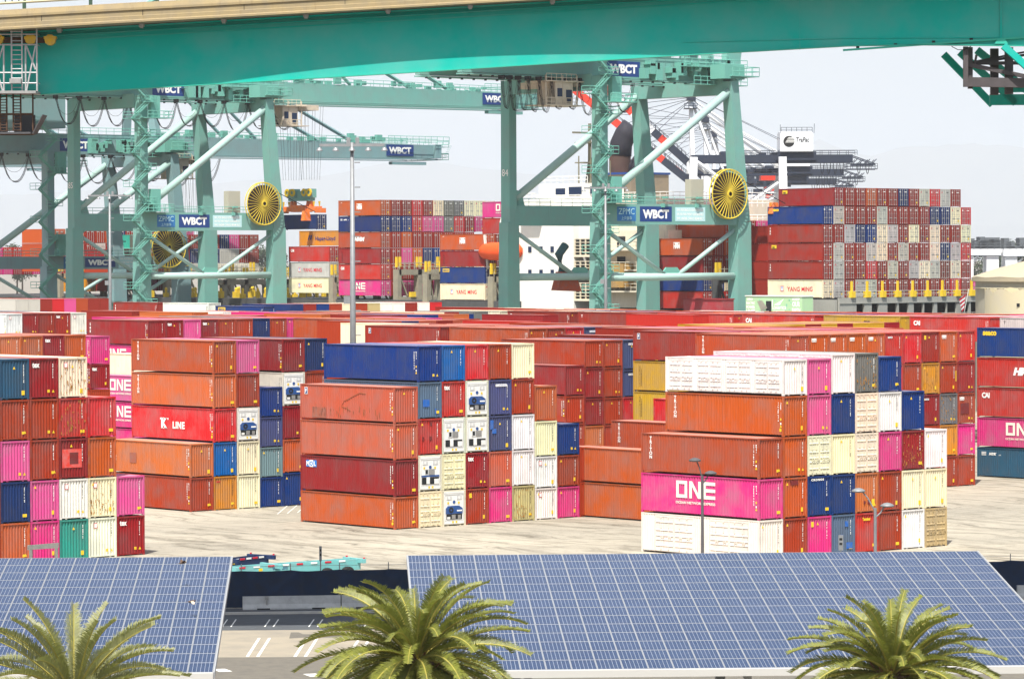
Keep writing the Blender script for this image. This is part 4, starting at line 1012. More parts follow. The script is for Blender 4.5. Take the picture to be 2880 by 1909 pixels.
# ---------------------------------------------------------------- the road bridge: local u along the span (to the right), v away from the viewer, z up
BD = 191.0
def bq(u, v, z): return (u, v, z)
def bridge():
    GRN = mat('bridge_green', (.0004, .37, .305), .6, noise=.03, nscale=.25)
    CONC = mat('parapet_concrete', (.30, .235, .13), .85, noise=.18, nscale=1.5, streak=.35)
    DECKM = mat('deck_concrete', (.36, .31, .22), .9, noise=.2, nscale=1)
    RAIL = mat('rail_beige', (.46, .40, .26), .6); PICK = mat('rail_picket_green', (.05, .085, .06), .6); LIT = mat('flange_green', (.04, .36, .27), .5)
    t = empty('road_bridge', 'green steel girder road bridge with a tan concrete parapet crossing above everything', 'bridge', cp(0, BD), math.atan2(rt.y, rt.x))
    sc = F_PX / VK / (BD + 1.6)
    U = lambda xv: (xv - 1183) / sc
    Zt = lambda yv: CAM_H + (591.5 - yv) / sc
    bot = [(-700, 262), (100, 213), (500, 191.5), (1000, 163.5), (1560, 130), (1800, 117.5), (1960, 109), (2130, 107), (2366, 110), (3100, 118)]
    def zbot(u):
        xv = u * sc + 1183
        for (x0, y0), (x1, y1) in zip(bot, bot[1:]):
            if x0 <= xv <= x1: return Zt(y0 + (y1 - y0) * (xv - x0) / (x1 - x0))
        return Zt(bot[-1][1])
    ztop = lambda u: Zt(75 - .0536 * (u * sc + 1183)) + .02
    us = [U(-600) + i * 1.0 for i in range(int((U(3000) - U(-600)) / 1.0) + 1)]
    ov = lambda u: min(2.05, 1.40 + .37 * ((u + 3.5) / 13) ** 2)
    web = 1.75
    b = MB()
    for u0, u1 in zip(us, us[1:]):
        b.hull8([(u0, web, zbot(u0)), (u0, web + .1, zbot(u0)), (u0, web + .1, ztop(u0)), (u0, web, ztop(u0))], [(u1, web, zbot(u1)), (u1, web + .1, zbot(u1)), (u1, web + .1, ztop(u1)), (u1, web, ztop(u1))])
    b.build('girder_web', GRN, t)
    b = MB()
    for u0, u1 in zip(us, us[1:]): b.hull8([(u0, web - .16, zbot(u0) - .05), (u0, web + .3, zbot(u0) - .05), (u0, web + .3, zbot(u0)), (u0, web - .16, zbot(u0))], [(u1, web - .16, zbot(u1) - .05), (u1, web + .3, zbot(u1) - .05), (u1, web + .3, zbot(u1)), (u1, web - .16, zbot(u1))])
    b.build('bottom_flange', LIT, t)
    b = MB()        # top flange and fascia stringer under the slab
    for dz, dv, hh in ((.0, -.45, .10), (-.52, -.10, .06), (-.28, -.30, .05)):
        for u0, u1 in zip(us, us[1:]): b.hull8([(u0, web + dv, ztop(u0) + dz - hh), (u0, web, ztop(u0) + dz - hh), (u0, web, ztop(u0) + dz), (u0, web + dv, ztop(u0) + dz)], [(u1, web + dv, ztop(u1) + dz - hh), (u1, web, ztop(u1) + dz - hh), (u1, web, ztop(u1) + dz), (u1, web + dv, ztop(u1) + dz)])
    b.build('top_flange', GRN, t)
    b = MB(); v2 = 15.2
    for u0, u1 in zip(us, us[1:]): b.hull8([(u0, v2, zbot(u0) + 1.1), (u0, v2 + .1, zbot(u0) + 1.1), (u0, v2 + .1, ztop(u0)), (u0, v2, ztop(u0))], [(u1, v2, zbot(u1) + 1.1), (u1, v2 + .1, zbot(u1) + 1.1), (u1, v2 + .1, ztop(u1)), (u1, v2, ztop(u1))])
    b.build('rear_girder', GRN, t)
    # parapet with ledges
    prof = [(0, 0), (-.16, .0), (-.16, .10), (-.05, .15), (-.05, .34), (-.03, .37), (-.03, .62), (-.10, .66), (-.10, .78), (.0, 1.06), (.28, 1.06), (.28, 0)]
    b = MB(); n = len(prof)
    for u in us:
        o = web - ov(u)
        for v, z in prof: b.v.append((u, o + v, ztop(u) + .04 + z))
    for i in range(len(us) - 1):
        for k in range(n): k1 = (k + 1) % n; b.f.append((i*n+k, (i+1)*n+k, (i+1)*n+k1, i*n+k1)); b.mi.append(0)
    b.build('parapet', CONC, t)
    b = MB()
    for u0, u1 in zip(us, us[1:]):
        b.hull8([(u0, web - ov(u0) + .2, ztop(u0) + .04), (u0, 18, ztop(u0) + .04), (u0, 18, ztop(u0) + .4), (u0, web - ov(u0) + .2, ztop(u0) + .4)], [(u1, web - ov(u1) + .2, ztop(u1) + .04), (u1, 18, ztop(u1) + .04), (u1, 18, ztop(u1) + .4), (u1, web - ov(u1) + .2, ztop(u1) + .4)])
        b.hull8([(u0, 17.7, ztop(u0) + .4), (u0, 18, ztop(u0) + .4), (u0, 18, ztop(u0) + 1.4), (u0, 17.7, ztop(u0) + 1.4)], [(u1, 17.7, ztop(u1) + .4), (u1, 18, ztop(u1) + .4), (u1, 18, ztop(u1) + 1.4), (u1, 17.7, ztop(u1) + 1.4)])
    b.build('deck_slab', DECKM, t)
    b = MB()
    for i in range(40):
        u = U(-350) + i * 5.4; o = web - ov(u) - .01; b.box(u, o - .035, ztop(u) + .3, u + .03, o, ztop(u) + .95)
    b.build('expansion_joint', DARK, t)
    for i in range(14):                                   # brackets under the slab edge
        u = U(145) + i * U(1183 + 190) if False else U(145 + 189 * i); b = MB(); b.box(u - .14, web - .9, ztop(u) - .12, u + .14, web - .5, ztop(u) + .03); b.box(u - .09, web - .86, ztop(u) - .2, u + .09, web - .6, ztop(u) - .12); b.build('drain_bracket', STEEL, t)
    # hand rail
    for dz, r in ((1.42, .075),):
        b = MB(); b.tube([(u, web - ov(u) + .1, ztop(u) + .04 + dz) for u in us], r, 6); b.build('hand_rail', RAIL, t)
    for i in range(34):
        u = U(-80) + i * 3.55; b = MB(); o = web - ov(u) + .1; z = ztop(u) + 1.1; b.box(u - .09, o - .06, z, u + .09, o + .10, z + .34); b.box(u - .04, o - .04, z, u + .04, o + .04, z + 1.9); b.build('rail_post', PICK, t)
    b = MB()
    for i in range(330):
        u = U(-80) + i * .36; o = web - ov(u) + .28; z = ztop(u) + 1.5; b.beam((u, o, z), (u - .10, o, z + 1.6), .055)
    b.build('picket_rail', PICK, t)
    # right end: welded haunch plate with its stiffener, seams
    sg = lambda x0, y0, x1, y1: ((U(x0), web - .02, Zt(y0)), (U(x1), web - .02, Zt(y1)))
    b = MB(); b.beam(*sg(1950, 120, 2366, 92), .28, .10); b.beam(*sg(2366, 92, 2800, 64), .28, .10); b.build('haunch_flange', LIT, t)
    b = MB()
    for q in ((1580, 100, 1960, 92), (1960, 92, 2366, 92), (2366, 92, 2700, 92)): b.beam(*sg(*q), .05, .04)
    b.build('weld_seam', GRN, t); b = MB(); b.box(U(2314) - .05, web - .10, Zt(105), U(2314) + .05, web, Zt(-60)); b.build('stiffener', GRN, t)
    b = MB(); b.box(U(1850) - .02, web - .012, Zt(118), U(1850) + .02, web, Zt(-60)); b.build('weld_seam', GRN, t)
    for x in (1985, 2072, 2160, 2247):
        b = MB(); y = 120 - (x - 1950) * .0673; b.box(U(x) - .12, web - .1, Zt(y - 2), U(x) + .05, web, Zt(y - 7)); b.build('clip', DARK, t)
    b = MB(); b.poly([(U(2298), web - .2, Zt(107)), (U(2330), web - .2, Zt(107)), (U(2322), web - .2, Zt(94)), (U(2306), web - .2, Zt(94))]); b.build('gusset_plate', LIT, t)
    # braced pier head at the right
    for (x0, y0, x1, y1, v0, v1, w) in ((2230, 108, 2348, 230, 11, 11, .38), (2258, 108, 2392, 230, 9, 9, .38), (2288, 108, 2440, 230, 7, 7, .4), (2318, 112, 2460, 240, 1.4, 1.4, .36), (2330, 222, 2460, 222, 9, 9, .6), (2345, 205, 2470, 205, 3, 3, .5)):
        b = MB(); b.beam((U(x0), v0, Zt(y0)), (U(x1), v1, Zt(y1)), .4, w); b.build('brace', GRN, t)
    DKS = mat('dark_platform_steel', (.085, .075, .078), .6, noise=.2, nscale=2)
    for (x0, y0, x1, y1, v0, v1, w) in ((2234, 112, 2234, 205, 2, 2, .25), (2248, 112, 2248, 208, 2.6, 2.6, .25), (2312, 112, 2312, 220, 4, 4, .42), (2340, 112, 2340, 220, 3, 3, .42), (2235, 193, 2420, 197, 2.2, 2.2, .5), (2240, 148, 2420, 148, 3, 3, .18), (2240, 152, 2420, 190, 2.4, 2.4, .22), (2250, 150, 2420, 122, 3.2, 3.2, .14), (2250, 146, 2420, 114, 3.4, 3.4, .10), (2258, 150, 2262, 130, 2.5, 2.5, .12)):
        b = MB(); b.beam((U(x0), v0, Zt(y0)), (U(x1), v1, Zt(y1)), w, w); b.build('platform_member', DKS, t)
    b = MB(); b.tube([(U(2200 + 15 * i), web, Zt(112 + 9 * math.sin(i / 3 * PI))) for i in range(4)], .02, 4); b.build('loose_cable', DARK, t)
    b = MB()
    for i in range(13):
        for z in (186, 189.5): b.box(U(108 + i * 5.2), web - .012, Zt(z - i * .1), U(109.4 + i * 5.2), web, Zt(z + 1 - i * .1))
    b.build('bolt_row', GRN, t)
    # inspection traveller hung on the left
    tr = empty('inspection_traveller', 'grey ladder scaffold and dark cage hanging from the green bridge', 'scaffold', cp(0, BD), math.atan2(rt.y, rt.x))
    ALG = mat('scaffold_grey', (.42, .42, .43), .5, .2, noise=.2, nscale=3); RST = mat('rusty_dark_steel', (.10, .055, .035), .7, noise=.4, nscale=4); YLW = mat('machine_yellow', (.60, .36, .025), .5, noise=.25, nscale=4)
    vv = .6
    def bar(bb, x0, y0, x1, y1, r=.035, v=vv, v1=None): bb.tube([(U(x0), v, Zt(y0)), (U(x1), v if v1 is None else v1, Zt(y1))], r, 5)
    b = MB()
    for x in (37, 61): bar(b, x, 52, x, 215, .045)
    for k in range(15): bar(b, 37, 62 + k * 10.7, 61, 62 + k * 10.7, .028)
    b.build('ladder', ALG, tr)
    b = MB()
    for y, x0 in ((57, -60), (79, -60), (103, -60), (167, -60), (191, -60)): bar(b, x0, y, 95, y + (1 if y < 60 else 0), .04)
    for x in (95, 19, 69, -30): bar(b, x, 58 if x == 95 else 103, x, 215, .05)
    for q in ((92, 106, 70, 212), (71, 106, 92, 160), (18, 106, 0, 160), (-4, 140, 17, 212), (95, 215, -60, 215)): bar(b, *q, .05)
    for y in (57, 79, 103, 191, 215): bar(b, 95, y, 96, y, .035, vv, 1.5)
    b.build('frame', ALG, tr)
    b = MB(); b.box(U(-60), -.3, Zt(216), U(97), 1.6, Zt(210)); b.build('platform', STEEL, tr)
    b = MB(); b.box(U(34), .2, Zt(192), U(60), .8, Zt(181)); b.build('motor_box', STEEL, tr)
    for x in (125, 80, 5):
        b = MB(); b.lathe((U(x), .75, Zt(92 if x > 100 else 90)), [(0, -.1), (.30, -.1), (.30, .25), (0, .25)], 10, 'y'); b.box(U(x) - .33, .6, Zt(90), U(x) + .33, 1.1, Zt(84)); b.build('trolley_wheel', YLW, tr)
    b = MB(); b.box(U(-60), 1.0, Zt(98), U(110), 1.3, Zt(85)); b.build('runway_beam', RST, tr)
    b = MB()
    for x in (10, 25, 40, 57, 85): bar(b, x, 215, x, 300, .05)
    for k in range(13): bar(b, 10, 222 + k * 6.5, 25, 222 + k * 6.5, .025); bar(b, 40, 222 + k * 7, 57, 222 + k * 7, .025)
    for y in (262, 308): bar(b, -50, y, 86, y, .06)
    b.build('hanger', RST, tr)
    b = MB(); b.box(U(-50), -.2, Zt(308), U(84), 1.8, Zt(304))
    b.box(U(-50), 1.7, Zt(306), U(20), 1.8, Zt(262)); b.box(U(36), 1.7, Zt(306), U(84), 1.8, Zt(262)); b.hull8([(U(86), 0, Zt(307)), (U(88), 0, Zt(307)), (U(112), 0, Zt(264)), (U(110), 0, Zt(264))], [(U(86), 1.7, Zt(307)), (U(88), 1.7, Zt(307)), (U(112), 1.7, Zt(264)), (U(110), 1.7, Zt(264))]); b.build('cage', mat('cage_steel', (.08, .08, .085), .6), tr)
bridge()
# ---------------------------------------------------------------- quay cranes. X: 374 landside legs, 404.5 waterside legs
CRN = mat('crane_green', (.15, .35, .305), .45, noise=.10, nscale=.35, streak=.22)
CRT = mat('crane_tube_lit_green', (.33, .49, .45), .4, noise=.08, nscale=.35, streak=.2)  # the crane's own green, with sunlit paleness put into the tube colour
CRS = mat('crane_stair_green', (.135, .36, .30), .5)
CRB = mat('crane_grey_green', (.185, .315, .33), .45, noise=.10, nscale=.35, streak=.22)
CABLE = mat('black_cable', (.012, .012, .014), .6); ROPE = mat('wire_rope', (.10, .10, .10), .5)
CABM = mat('cab_beige', (.55, .47, .36), .6, noise=.2, nscale=1.5); GLASS = mat('dark_glass', (.015, .03, .07), .1)
REEL = mat('reel_yellow', (.62, .47, .05), .45); REELD = mat('reel_dark', (.035, .02, .015), .7); SPRD = mat('spreader_orange', (.75, .17, .02), .5, noise=.2, nscale=2)
PALE = mat('pale_blue_plate', (.42, .66, .68), .5); ZBLUE = mat('maker_blue', (.03, .16, .40), .5); BOXB = mat('electric_box', (.38, .37, .30), .5); HZ = mat('hazard_yellow', (.6, .42, .02), .5)
XL, XW, YS = 374.0, 404.5, 21.4
def railing(b, p, q, h=1.1, r=.045, step=2.2):
    p, q = Vector(p), Vector(q); L = (q - p).length; n = max(1, int(L / step))
    for i in range(n + 1): c = p.lerp(q, i / n); b.tube([c, c + up * h], r, 4, caps=False)
    for f in (.5, 1.): b.tube([p + up * h * f, q + up * h * f], r, 4, caps=False)
def sign_wbct(t, at, w, h):
    sg = flat('sign', [(-w/2, -h/2, w/2, h/2)], NAVYM, t, '-Y', at)
    letter('WBCT', t, '-Y', (at[0], at[1] - .02, at[2]), w=w * .82, h=h * .60, bold=.05)
def crane(label, Y, num, zl, zp0, zp1, zg, M, gz=3.6, reel=True, stairs=True, trolley_x=None, boom_tip=473.0, raised=False, fest=None, text=True, house=True, cab_x=None, spread=None, legtop=None):
    t = empty('quay_crane', label, 'crane', (XL, Y, 0), 0, 'green cranes along the quay')
    G = XW - XL; lt = legtop or zg; ya, yb = 0.0, YS
    for nm, x, y in (('b', 0, ya), ('a', 0, yb), ('d', G, ya), ('c', G, yb)):
        b = MB(); lean = 0 if x == 0 else -2.1
        wx0, wx1, wx2 = (1.5, 1.5, 2.3) if x == 0 else (1.7, 2.6, 2.9)
        b.beam((x + lean, y, zp1 + (zg - zp1) * 1.0), (x, y, zp0 + .5), 2.0, wx0 if False else wx0, upv=(1, 0, 0), w2=2.1, h2=wx1)
        b.beam((x, y, zp0 + .5), (x, y, 1.0), 2.2, wx2, upv=(1, 0, 0), w2=2.3, h2=wx2 + .6)
        lg = b.build('leg', M, t)
        b = MB(); b.box(x - 4 if False else x - 1.2, y - 2.2, .2, x + 1.2, y + 2.2, 1.6); b.build('bogie', M, t)
        if nm in 'ac' and num: letter(num, lg, '-X', (x - (.8 if x == 0 else 1.6), y, zp1 + 5.2), h=1.1)
        if nm in 'bc':
            b = MB()
            for k in range(9): b.box(x + wx2 / 2, y - .3, 4 + k * 2.6, x + wx2 / 2 + .5, y + .3, 4.25 + k * 2.6)
            b.build('ladder_bracket', CRS, t)
    for y in (ya, yb):
        fr = y - .0
        b = MB(); b.box(.7, y - .85, zp0, G - 1.0, y + .85, zp1); pb = b.build('portal_beam', M, t)
        b = MB(); b.tube([(.8, y, zl), (G - .8, y, zl)], .62, 10); b.build('tie_tube', CRT, t, smooth=True)
        for x0 in (.9, G - 1.1):
            b = MB(); b.tube([(x0, y, zp0 - .7), (G / 2 + (-1.6 if x0 < 5 else 1.6), y, zl + .4)], .36, 8); b.build('brace', CRT, t, smooth=True)
        b = MB(); b.hull8([(G/2 - 2.4, y - .15, zl + .2), (G/2 + 2.4, y - .15, zl + .2), (G/2 + 1.2, y - .15, zl + 1.5), (G/2 - 1.2, y - .15, zl + 1.5)], [(G/2 - 2.4, y + .15, zl + .2), (G/2 + 2.4, y + .15, zl + .2), (G/2 + 1.2, y + .15, zl + 1.5), (G/2 - 1.2, y + .15, zl + 1.5)]); b.build('gusset_plate', CRS, t)
        b = MB(); b.tube([(1.0, y, zp1 + .9), (G - 2.0, y, zg - 1.4)], .66, 12); b.build('diagonal_tube', CRT, t, smooth=True)
        b = MB(); b.hull8([(.7, y - .5, zp1 - .1), (3.0, y - .5, zp1 - .1), (2.2, y - .5, zp1 + 2.2), (.7, y - .5, zp1 + 2.6)], [(.7, y + .5, zp1 - .1), (3.0, y + .5, zp1 - .1), (2.2, y + .5, zp1 + 2.2), (.7, y + .5, zp1 + 2.6)]); b.build('gusset_plate', M, t)
        b = MB(); railing(b, (1.2, y - .8, zp1), (G - 1.2, y - .8, zp1)); b.build('railing', CRS, t)
    for x in (0, G):
        b = MB(); b.box(x - .9, ya + 1, 1.6, x + .9, yb - 1, 3.8); b.build('sill_beam', M, t)
        b = MB(); b.box(x - .9 + (-2 if x else 0), ya + .9, zg - 2.2, x + .9 + (-2 if x else 0), yb - .9, zg + .3); b.build('cross_beam', M, t)
    # trolley girders and boom
    for y in (5.2, 15.2):
        b = MB(); b.box(-24, y - .55, zg, G + 2.5, y + .55, zg + gz); b.box(-24, y - .8, zg - .32, G + 2.5, y + .8, zg - .12); g = b.build('girder', M, t)
        b = MB()
        for k in range(22): b.box(-23 + k * 2.4, y - .9, zg - .55, -22.7 + k * 2.4, y - .6, zg - .3)
        b.build('rail_clip', DARK, g)
        if not raised:
            Lb = boom_tip - XL
            b = MB(); b.hull8([(G + 2.6, y - .55, zg), (G + 2.6, y + .55, zg), (G + 2.6, y + .55, zg + gz), (G + 2.6, y - .55, zg + gz)], [(Lb, y - .5, zg + .3), (Lb, y + .5, zg + .3), (Lb, y + .5, zg + gz - .6), (Lb, y - .5, zg + gz - .6)])
            b.hull8([(G + 2.6, y - .8, zg - .3), (G + 2.6, y + .8, zg - .3), (G + 2.6, y + .8, zg - .12), (G + 2.6, y - .8, zg - .12)], [(Lb, y - .8, zg + .0), (Lb, y + .8, zg + .0), (Lb, y + .8, zg + .18), (Lb, y - .8, zg + .18)])
            b.build('boom', M, t)
            b = MB(); railing(b, (G + 3, y - .7, zg + gz), (Lb, y - .6, zg + gz - .6), 1.2, .05, 2.4); b.build('railing', CRS, t)
            b = MB(); b.tube([(G + 46, y, zg + gz), (G - 4, y, zg + 26)], .38, 6); b.tube([(G + 22, y, zg + gz), (G - 4, y, zg + 25)], .33, 6); b.build('forestay', M, t)
    if raised:
        for y in (5.2, 15.2):
            b = MB(); b.beam((G + 3, y, zg + 2.2), (G + 14, y, zg + 62), 1.1, 3.2, upv=(1, 0, 0)); b.build('boom', M, t)
    else:
        b = MB(); Lb = boom_tip - XL
        b.box(Lb - 1, 4.0, zg + .3, Lb + .6, 16.4, zg + gz - .5); b.box(Lb - 12, 4.6, zg - 1.1, Lb - 3, 5.8, zg - .5); b.build('boom_end', M, t)
        b = MB()
        for yy in (3.4, 16.8): railing(b, (Lb - 14, yy, zg + gz - .4), (Lb + 2.2, yy, zg + gz - .4), 1.5, .06, 1.6)
        for zz in (0, 1.3, 2.6): b.box(Lb + .6, 4, zg + zz, Lb + 2.6, 16, zg + zz + .1)
        railing(b, (Lb + 2.5, 4, zg), (Lb + 2.5, 16, zg), 1.2, .06, 2); railing(b, (Lb + 2.5, 4, zg + 2.6), (Lb + 2.5, 16, zg + 2.6), 1.2, .06, 2)
        for i in range(8): b.box(Lb + .7 + i * .25, 3.2, zg + i * .4, Lb + .95 + i * .25, 4.0, zg + i * .4 + .06)
        b.build('railing', CRS, t)
        q = random.Random(int(Y)); b = MB()
        for i in range(46):
            x = G + 4 + (Lb - G - 10) * q.random(); yy = q.choice((5, 15)) + q.uniform(-.5, .5); s = q.uniform(.3, .9); b.box(x, yy, zg + gz, x + s * 1.6, yy + s, zg + gz + s * q.uniform(.7, 1.8))
        b.build('machinery', CRS, t)
        sign_wbct(t, (Lb - 10, 4.58, zg + gz * .5), 7.2, 2.3)
    for xx in (0, G - 2): pass
    b = MB(); b.beam((0, 10.2, zg + gz), (G - 4, 10.2, zg + 27), 1.3, 1.3); b.beam((G - 2, 5.2, zg + gz), (G - 4, 10.2, zg + 27), 1.5); b.beam((G - 2, 15.2, zg + gz), (G - 4, 10.2, zg + 27), 1.5); b.build('apex_frame', M, t)
    b = MB(); b.tube([(-20, 10.2, zg + gz), (G - 4, 10.2, zg + 26)], .35, 6); b.build('backstay', M, t)
    if house:
        b = MB(); b.box(-24, -1.5, zg + gz + .7, 3, 22.5, zg + gz + 10); b.build('machinery_house', M, t)  # unseen from here; enlarged so it shades the far landside leg and beam
    # cluttered walkways beside the girder
    b = MB(); q = random.Random(int(Y) + 5)
    railing(b, (-22, 4.2, zg + gz), (G + 2, 4.2, zg + gz), 1.2, .05, 1.8)
    for i in range(30): x = q.uniform(12, G + 3); s = q.uniform(.3, 1.0); b.box(x, 3.2, zg + q.uniform(-.2, 3), x + s * 1.5, 4.6, zg + q.uniform(.5, 1) + s * 2)
    for zz, x0, x1 in ((zg - .6, G - 8, G + 4), (zg + 2.2, G - 10, G + 4)):
        b.box(x0, 2.2, zz, x1, 4.4, zz + .12); railing(b, (x0, 2.2, zz), (x1, 2.2, zz), 1.3, .06, 1.5)
    b.build('walkway', CRS, t)
    b = MB(); b.box(G - 4.6, -1.3, zg + .3, G - .2, 2.0, zg + 2.6); railing(b, (G - 3.4, -1.9, zg + .8), (G + 2.6, -1.9, zg + .8), 1.4, .06, 1.2); railing(b, (G + 2.6, -1.9, zg + .8), (G + 2.6, 1.5, zg + .8), 1.4, .06, 1.2); b.box(G - 3.4, -1.9, zg + .65, G + 2.6, 1.5, zg + .8); b.build('top_platform', CRS, t)
    # signs
    if text:
        sign_wbct(t, (11.1, -.87, (zp0 + zp1) / 2 + .05), 6.9, (zp1 - zp0) * .74)
        sg = flat('maker_plate', [(-2.0, -1.1, 2.0, 1.1)], ZBLUE, t, '-Y', (4.8, -.87, (zp0 + zp1) / 2 + .05))
        letter('ZPMC', t, '-Y', (4.8, -.885, (zp0 + zp1) / 2 + .45), w=3.4, h=.95, bold=.0, M=PALE); letter('上海振华', t, '-Y', (4.8, -.885, (zp0 + zp1) / 2 - .62), w=2.2, h=.55, M=PALE, bold=.01)
        flat('load_plate', [(-3.3, -1.1, 3.3, 1.1)], PALE, t, '-Y', (18.6, -.87, (zp0 + zp1) / 2 + .05))
        for i, s in enumerate(('SWL FOR SINGLE CONTAINER 50LT', 'SWL FOR TWIN TWENTY CONTAINER 65LT', 'SWL UNDER CARGO BEAM 85LT')): letter(s, t, '-Y', (18.6, -.885, (zp0 + zp1) / 2 + .72 - .67 * i), w=5.9, h=.42, bold=.02)
        sign_wbct(t, (9.4, 4.63, zg + gz * .42), 7.1, 2.4)
        b = MB(); b.box(19.0, -.7, zp1, 21.7, .7, zp1 + 4.0); b.build('electrical_box', BOXB, t)
        for k in range(3): b = MB(); b.box(12.2 + k * 7.4, -1.2, zp1 - .5, 12.8 + k * 7.4, -.85, zp1 + .1); b.box(12.3 + k * 7.4, -1.6, zp1 + .9, 13.1 + k * 7.4, -1.0, zp1 + 1.2); b.build('floodlight', CRS, t)
    if reel:
        c = (G - 4.4, -1.5, zp1 + 1.7); b = MB(); R = 3.9
        for rr, yy in ((R, 0), (R, -.7)):
            b.tube([(c[0] + rr * math.cos(a), c[1] + yy, c[2] + rr * math.sin(a)) for a in [2 * PI * i / 40 for i in range(41)]], .10, 5, caps=False)
        for i in range(34):
            a = 2 * PI * i / 34
            for yy, k in ((-.7, 0),): b.beam((c[0] + .55 * math.cos(a + k), c[1] + yy, c[2] + .55 * math.sin(a + k)), (c[0] + R * math.cos(a + k), c[1] + yy, c[2] + R * math.sin(a + k)), .085, .07, w2=.12)
        b.lathe((c[0], c[1] - .85, c[2]), [(.35, 0), (.6, 0), (.6, .9)], 16, 'y'); rl = b.build('cable_reel', REEL, t)
        b = MB(); b.lathe((c[0], c[1] - .28, c[2]), [(0, -.25), (3.45, -.25), (3.45, .12), (0, .12)], 32, 'y'); b.build('wound_cable', REELD, rl)
        b = MB(); b.tube([(c[0] + 3.2, c[1] - .3, c[2] + 2.2), (c[0] + 10.2, c[1] - 3, c[2] - 1.5)], .07, 5); b.build('power_cable', CABLE, t)
        b = MB(); b.hull8([(G + 4.0, -3.4, zp1 - 1.4), (G + 5.6, -3.4, zp1 - 1.4), (G + 5.3, -3.4, zp1 + .4), (G + 4.3, -3.4, zp1 + .4)], [(G + 4.0, -2.4, zp1 - 1.4), (G + 5.6, -2.4, zp1 - 1.4), (G + 5.3, -2.4, zp1 + .4), (G + 4.3, -2.4, zp1 + .4)]); b.build('cable_guide', SPRD, t)
    if stairs:
        b = MB(); z = 4.0; k = 0; xa, xb = -4.2, .6; yy = -1.9
        while z < zg + 3:
            x0, x1 = (xa + .8, xb - .4) if k % 2 == 0 else (xb - .4, xa + .8); z1 = z + 3.05
            b.beam((x0, yy, z), (x1, yy, z1), .10, .26); b.beam((x0, yy - .7, z), (x1, yy - .7, z1), .10, .26)
            b.tube([(x0, yy - .75, z + 1.0), (x1, yy - .75, z1 + 1.0)], .045, 4); b.tube([(x0, yy - .75, z + .5), (x1, yy - .75, z1 + .5)], .035, 4)
            for i in range(10): f = i / 10; b.box(x0 + (x1 - x0) * f - .14, yy - .7, z + 3.05 * f, x0 + (x1 - x0) * f + .14, yy, z + 3.05 * f + .05)
            xe = x1; w = 1.2; b.box(xe - w, yy - .9, z1 - .1, xe + w, yy + 1.0, z1); railing(b, (xe - w, yy - .9, z1), (xe + w, yy - .9, z1), 1.1, .05, 1.1); railing(b, (xe - w, yy - .9, z1), (xe - w, yy + 1, z1), 1.1, .05, 1.0); railing(b, (xe + w, yy - .9, z1), (xe + w, yy + 1, z1), 1.1, .05, 1.0)
            z = z1; k += 1
        b.build('staircase', CRS, t)
        b = MB(); 
        for zz in (zp1 + .1, zg - 4.2):
            b.box(-1.0, -3.6, zz, 4.6, -.9, zz + .14); railing(b, (-1.0, -3.6, zz), (4.6, -3.6, zz), 1.3, .06, 1.1); railing(b, (4.6, -3.6, zz), (4.6, -.9, zz), 1.3, .06, 1.1)
            b.box(.9, -1.9, zz, 2.9, -.9, zz + 4.1)
        b.build('landing_platform', CRS, t)
    if fest:
        x = fest[0]; i = 0; b = MB(); q = random.Random(3)
        while x < fest[1]:
            w = fest[2] + (fest[3] - fest[2]) * (x - fest[0]) / (fest[1] - fest[0]); dep = min(6.4, max(3.2, 5.0 + q.uniform(-.5, .5)))
            for k in range(4):
                dd = dep * (1 - .02 * k) if k < 3 else dep * .62; yy = 3.2 + k * .22
                b.tube([(x + w * j / 10, yy, zg - .7 - dd * (1 - abs(2 * j / 10 - 1) ** 2.4)) for j in range(11)], .05 if k < 3 else .03, 4, caps=False)
            b.box(x - .18, 3.0, zg - .9, x + .18, 4.2, zg - .3); x += w; i += 1
        b.build('festoon_cable', CABLE, t)
    if cab_x is not None:
        b = MB(); b.box(cab_x, 3.0, zg - 4.6, cab_x + 3.6, 7.2, zg - 1.0); cb = b.build('operator_cab', CABM, t)
        b = MB(); b.box(cab_x + 3.6, 3.2, zg - 4.4, cab_x + 3.65, 7.0, zg - 2.0); b.box(cab_x + .4, 2.96, zg - 3.3, cab_x + 1.4, 3.0, zg - 2.0); b.box(cab_x + 2.2, 2.96, zg - 4.2, cab_x + 3.4, 3.0, zg - 2.2); b.build('window', GLASS, cb)
        b = MB()
        for zz in (zg - 4.7, zg - 1.0): b.box(cab_x - 2.2, 2.6, zz, cab_x + 6, 7.6, zz + .15); railing(b, (cab_x - 2.2, 2.6, zz), (cab_x + 4, 2.6, zz), 1.2, .05, 1.0)
        for xx in (-2, 1.5, 4.5): b.beam((cab_x + xx, 3, zg - 4.7), (cab_x + xx, 3, zg), .15)
        b.box(cab_x + 4.2, 3.5, zg - 1.6, cab_x + 9, 16, zg - .6); b.build('trolley', CABM, t)
    if spread:
        xs, yc, z0 = spread
        rp = MB()
        for dx in (-1.9, -.6, .6, 1.9):
            for dy in (-3.2, -2.4, 2.4, 3.2): rp.tube([(xs + dx * 1.5, yc + dy, zg - .6), (xs + dx, yc + dy, z0 + 6.2)], .035, 4, caps=False)
        rp.build('hoist_rope', ROPE, t)
    return t
crane('green quay crane numbered 84 standing before the white ship bridge', 405.2, '84', 18.4, 26.6, 29.8, 49.6, CRN, fest=(-17, 9, 1.6, 4.6), raised=True, cab_x=-6.5)
crane('green quay crane numbered 85 lowering a navy container over the ship', 527.2, '85', 18.4, 26.7, 29.9, 51.0, CRN, fest=(-16, 34, 5.2, 5.6), cab_x=34.5, spread=(44.5, 10.2, 30.2))
crane('grey green lower quay crane half hidden behind crane 85', 557.2, '', 12.0, 19.6, 22.0, 41.6, CRB, fest=(-14, 40, 6.0, 6.6), cab_x=31.0, spread=(40, 10.2, 20.0))
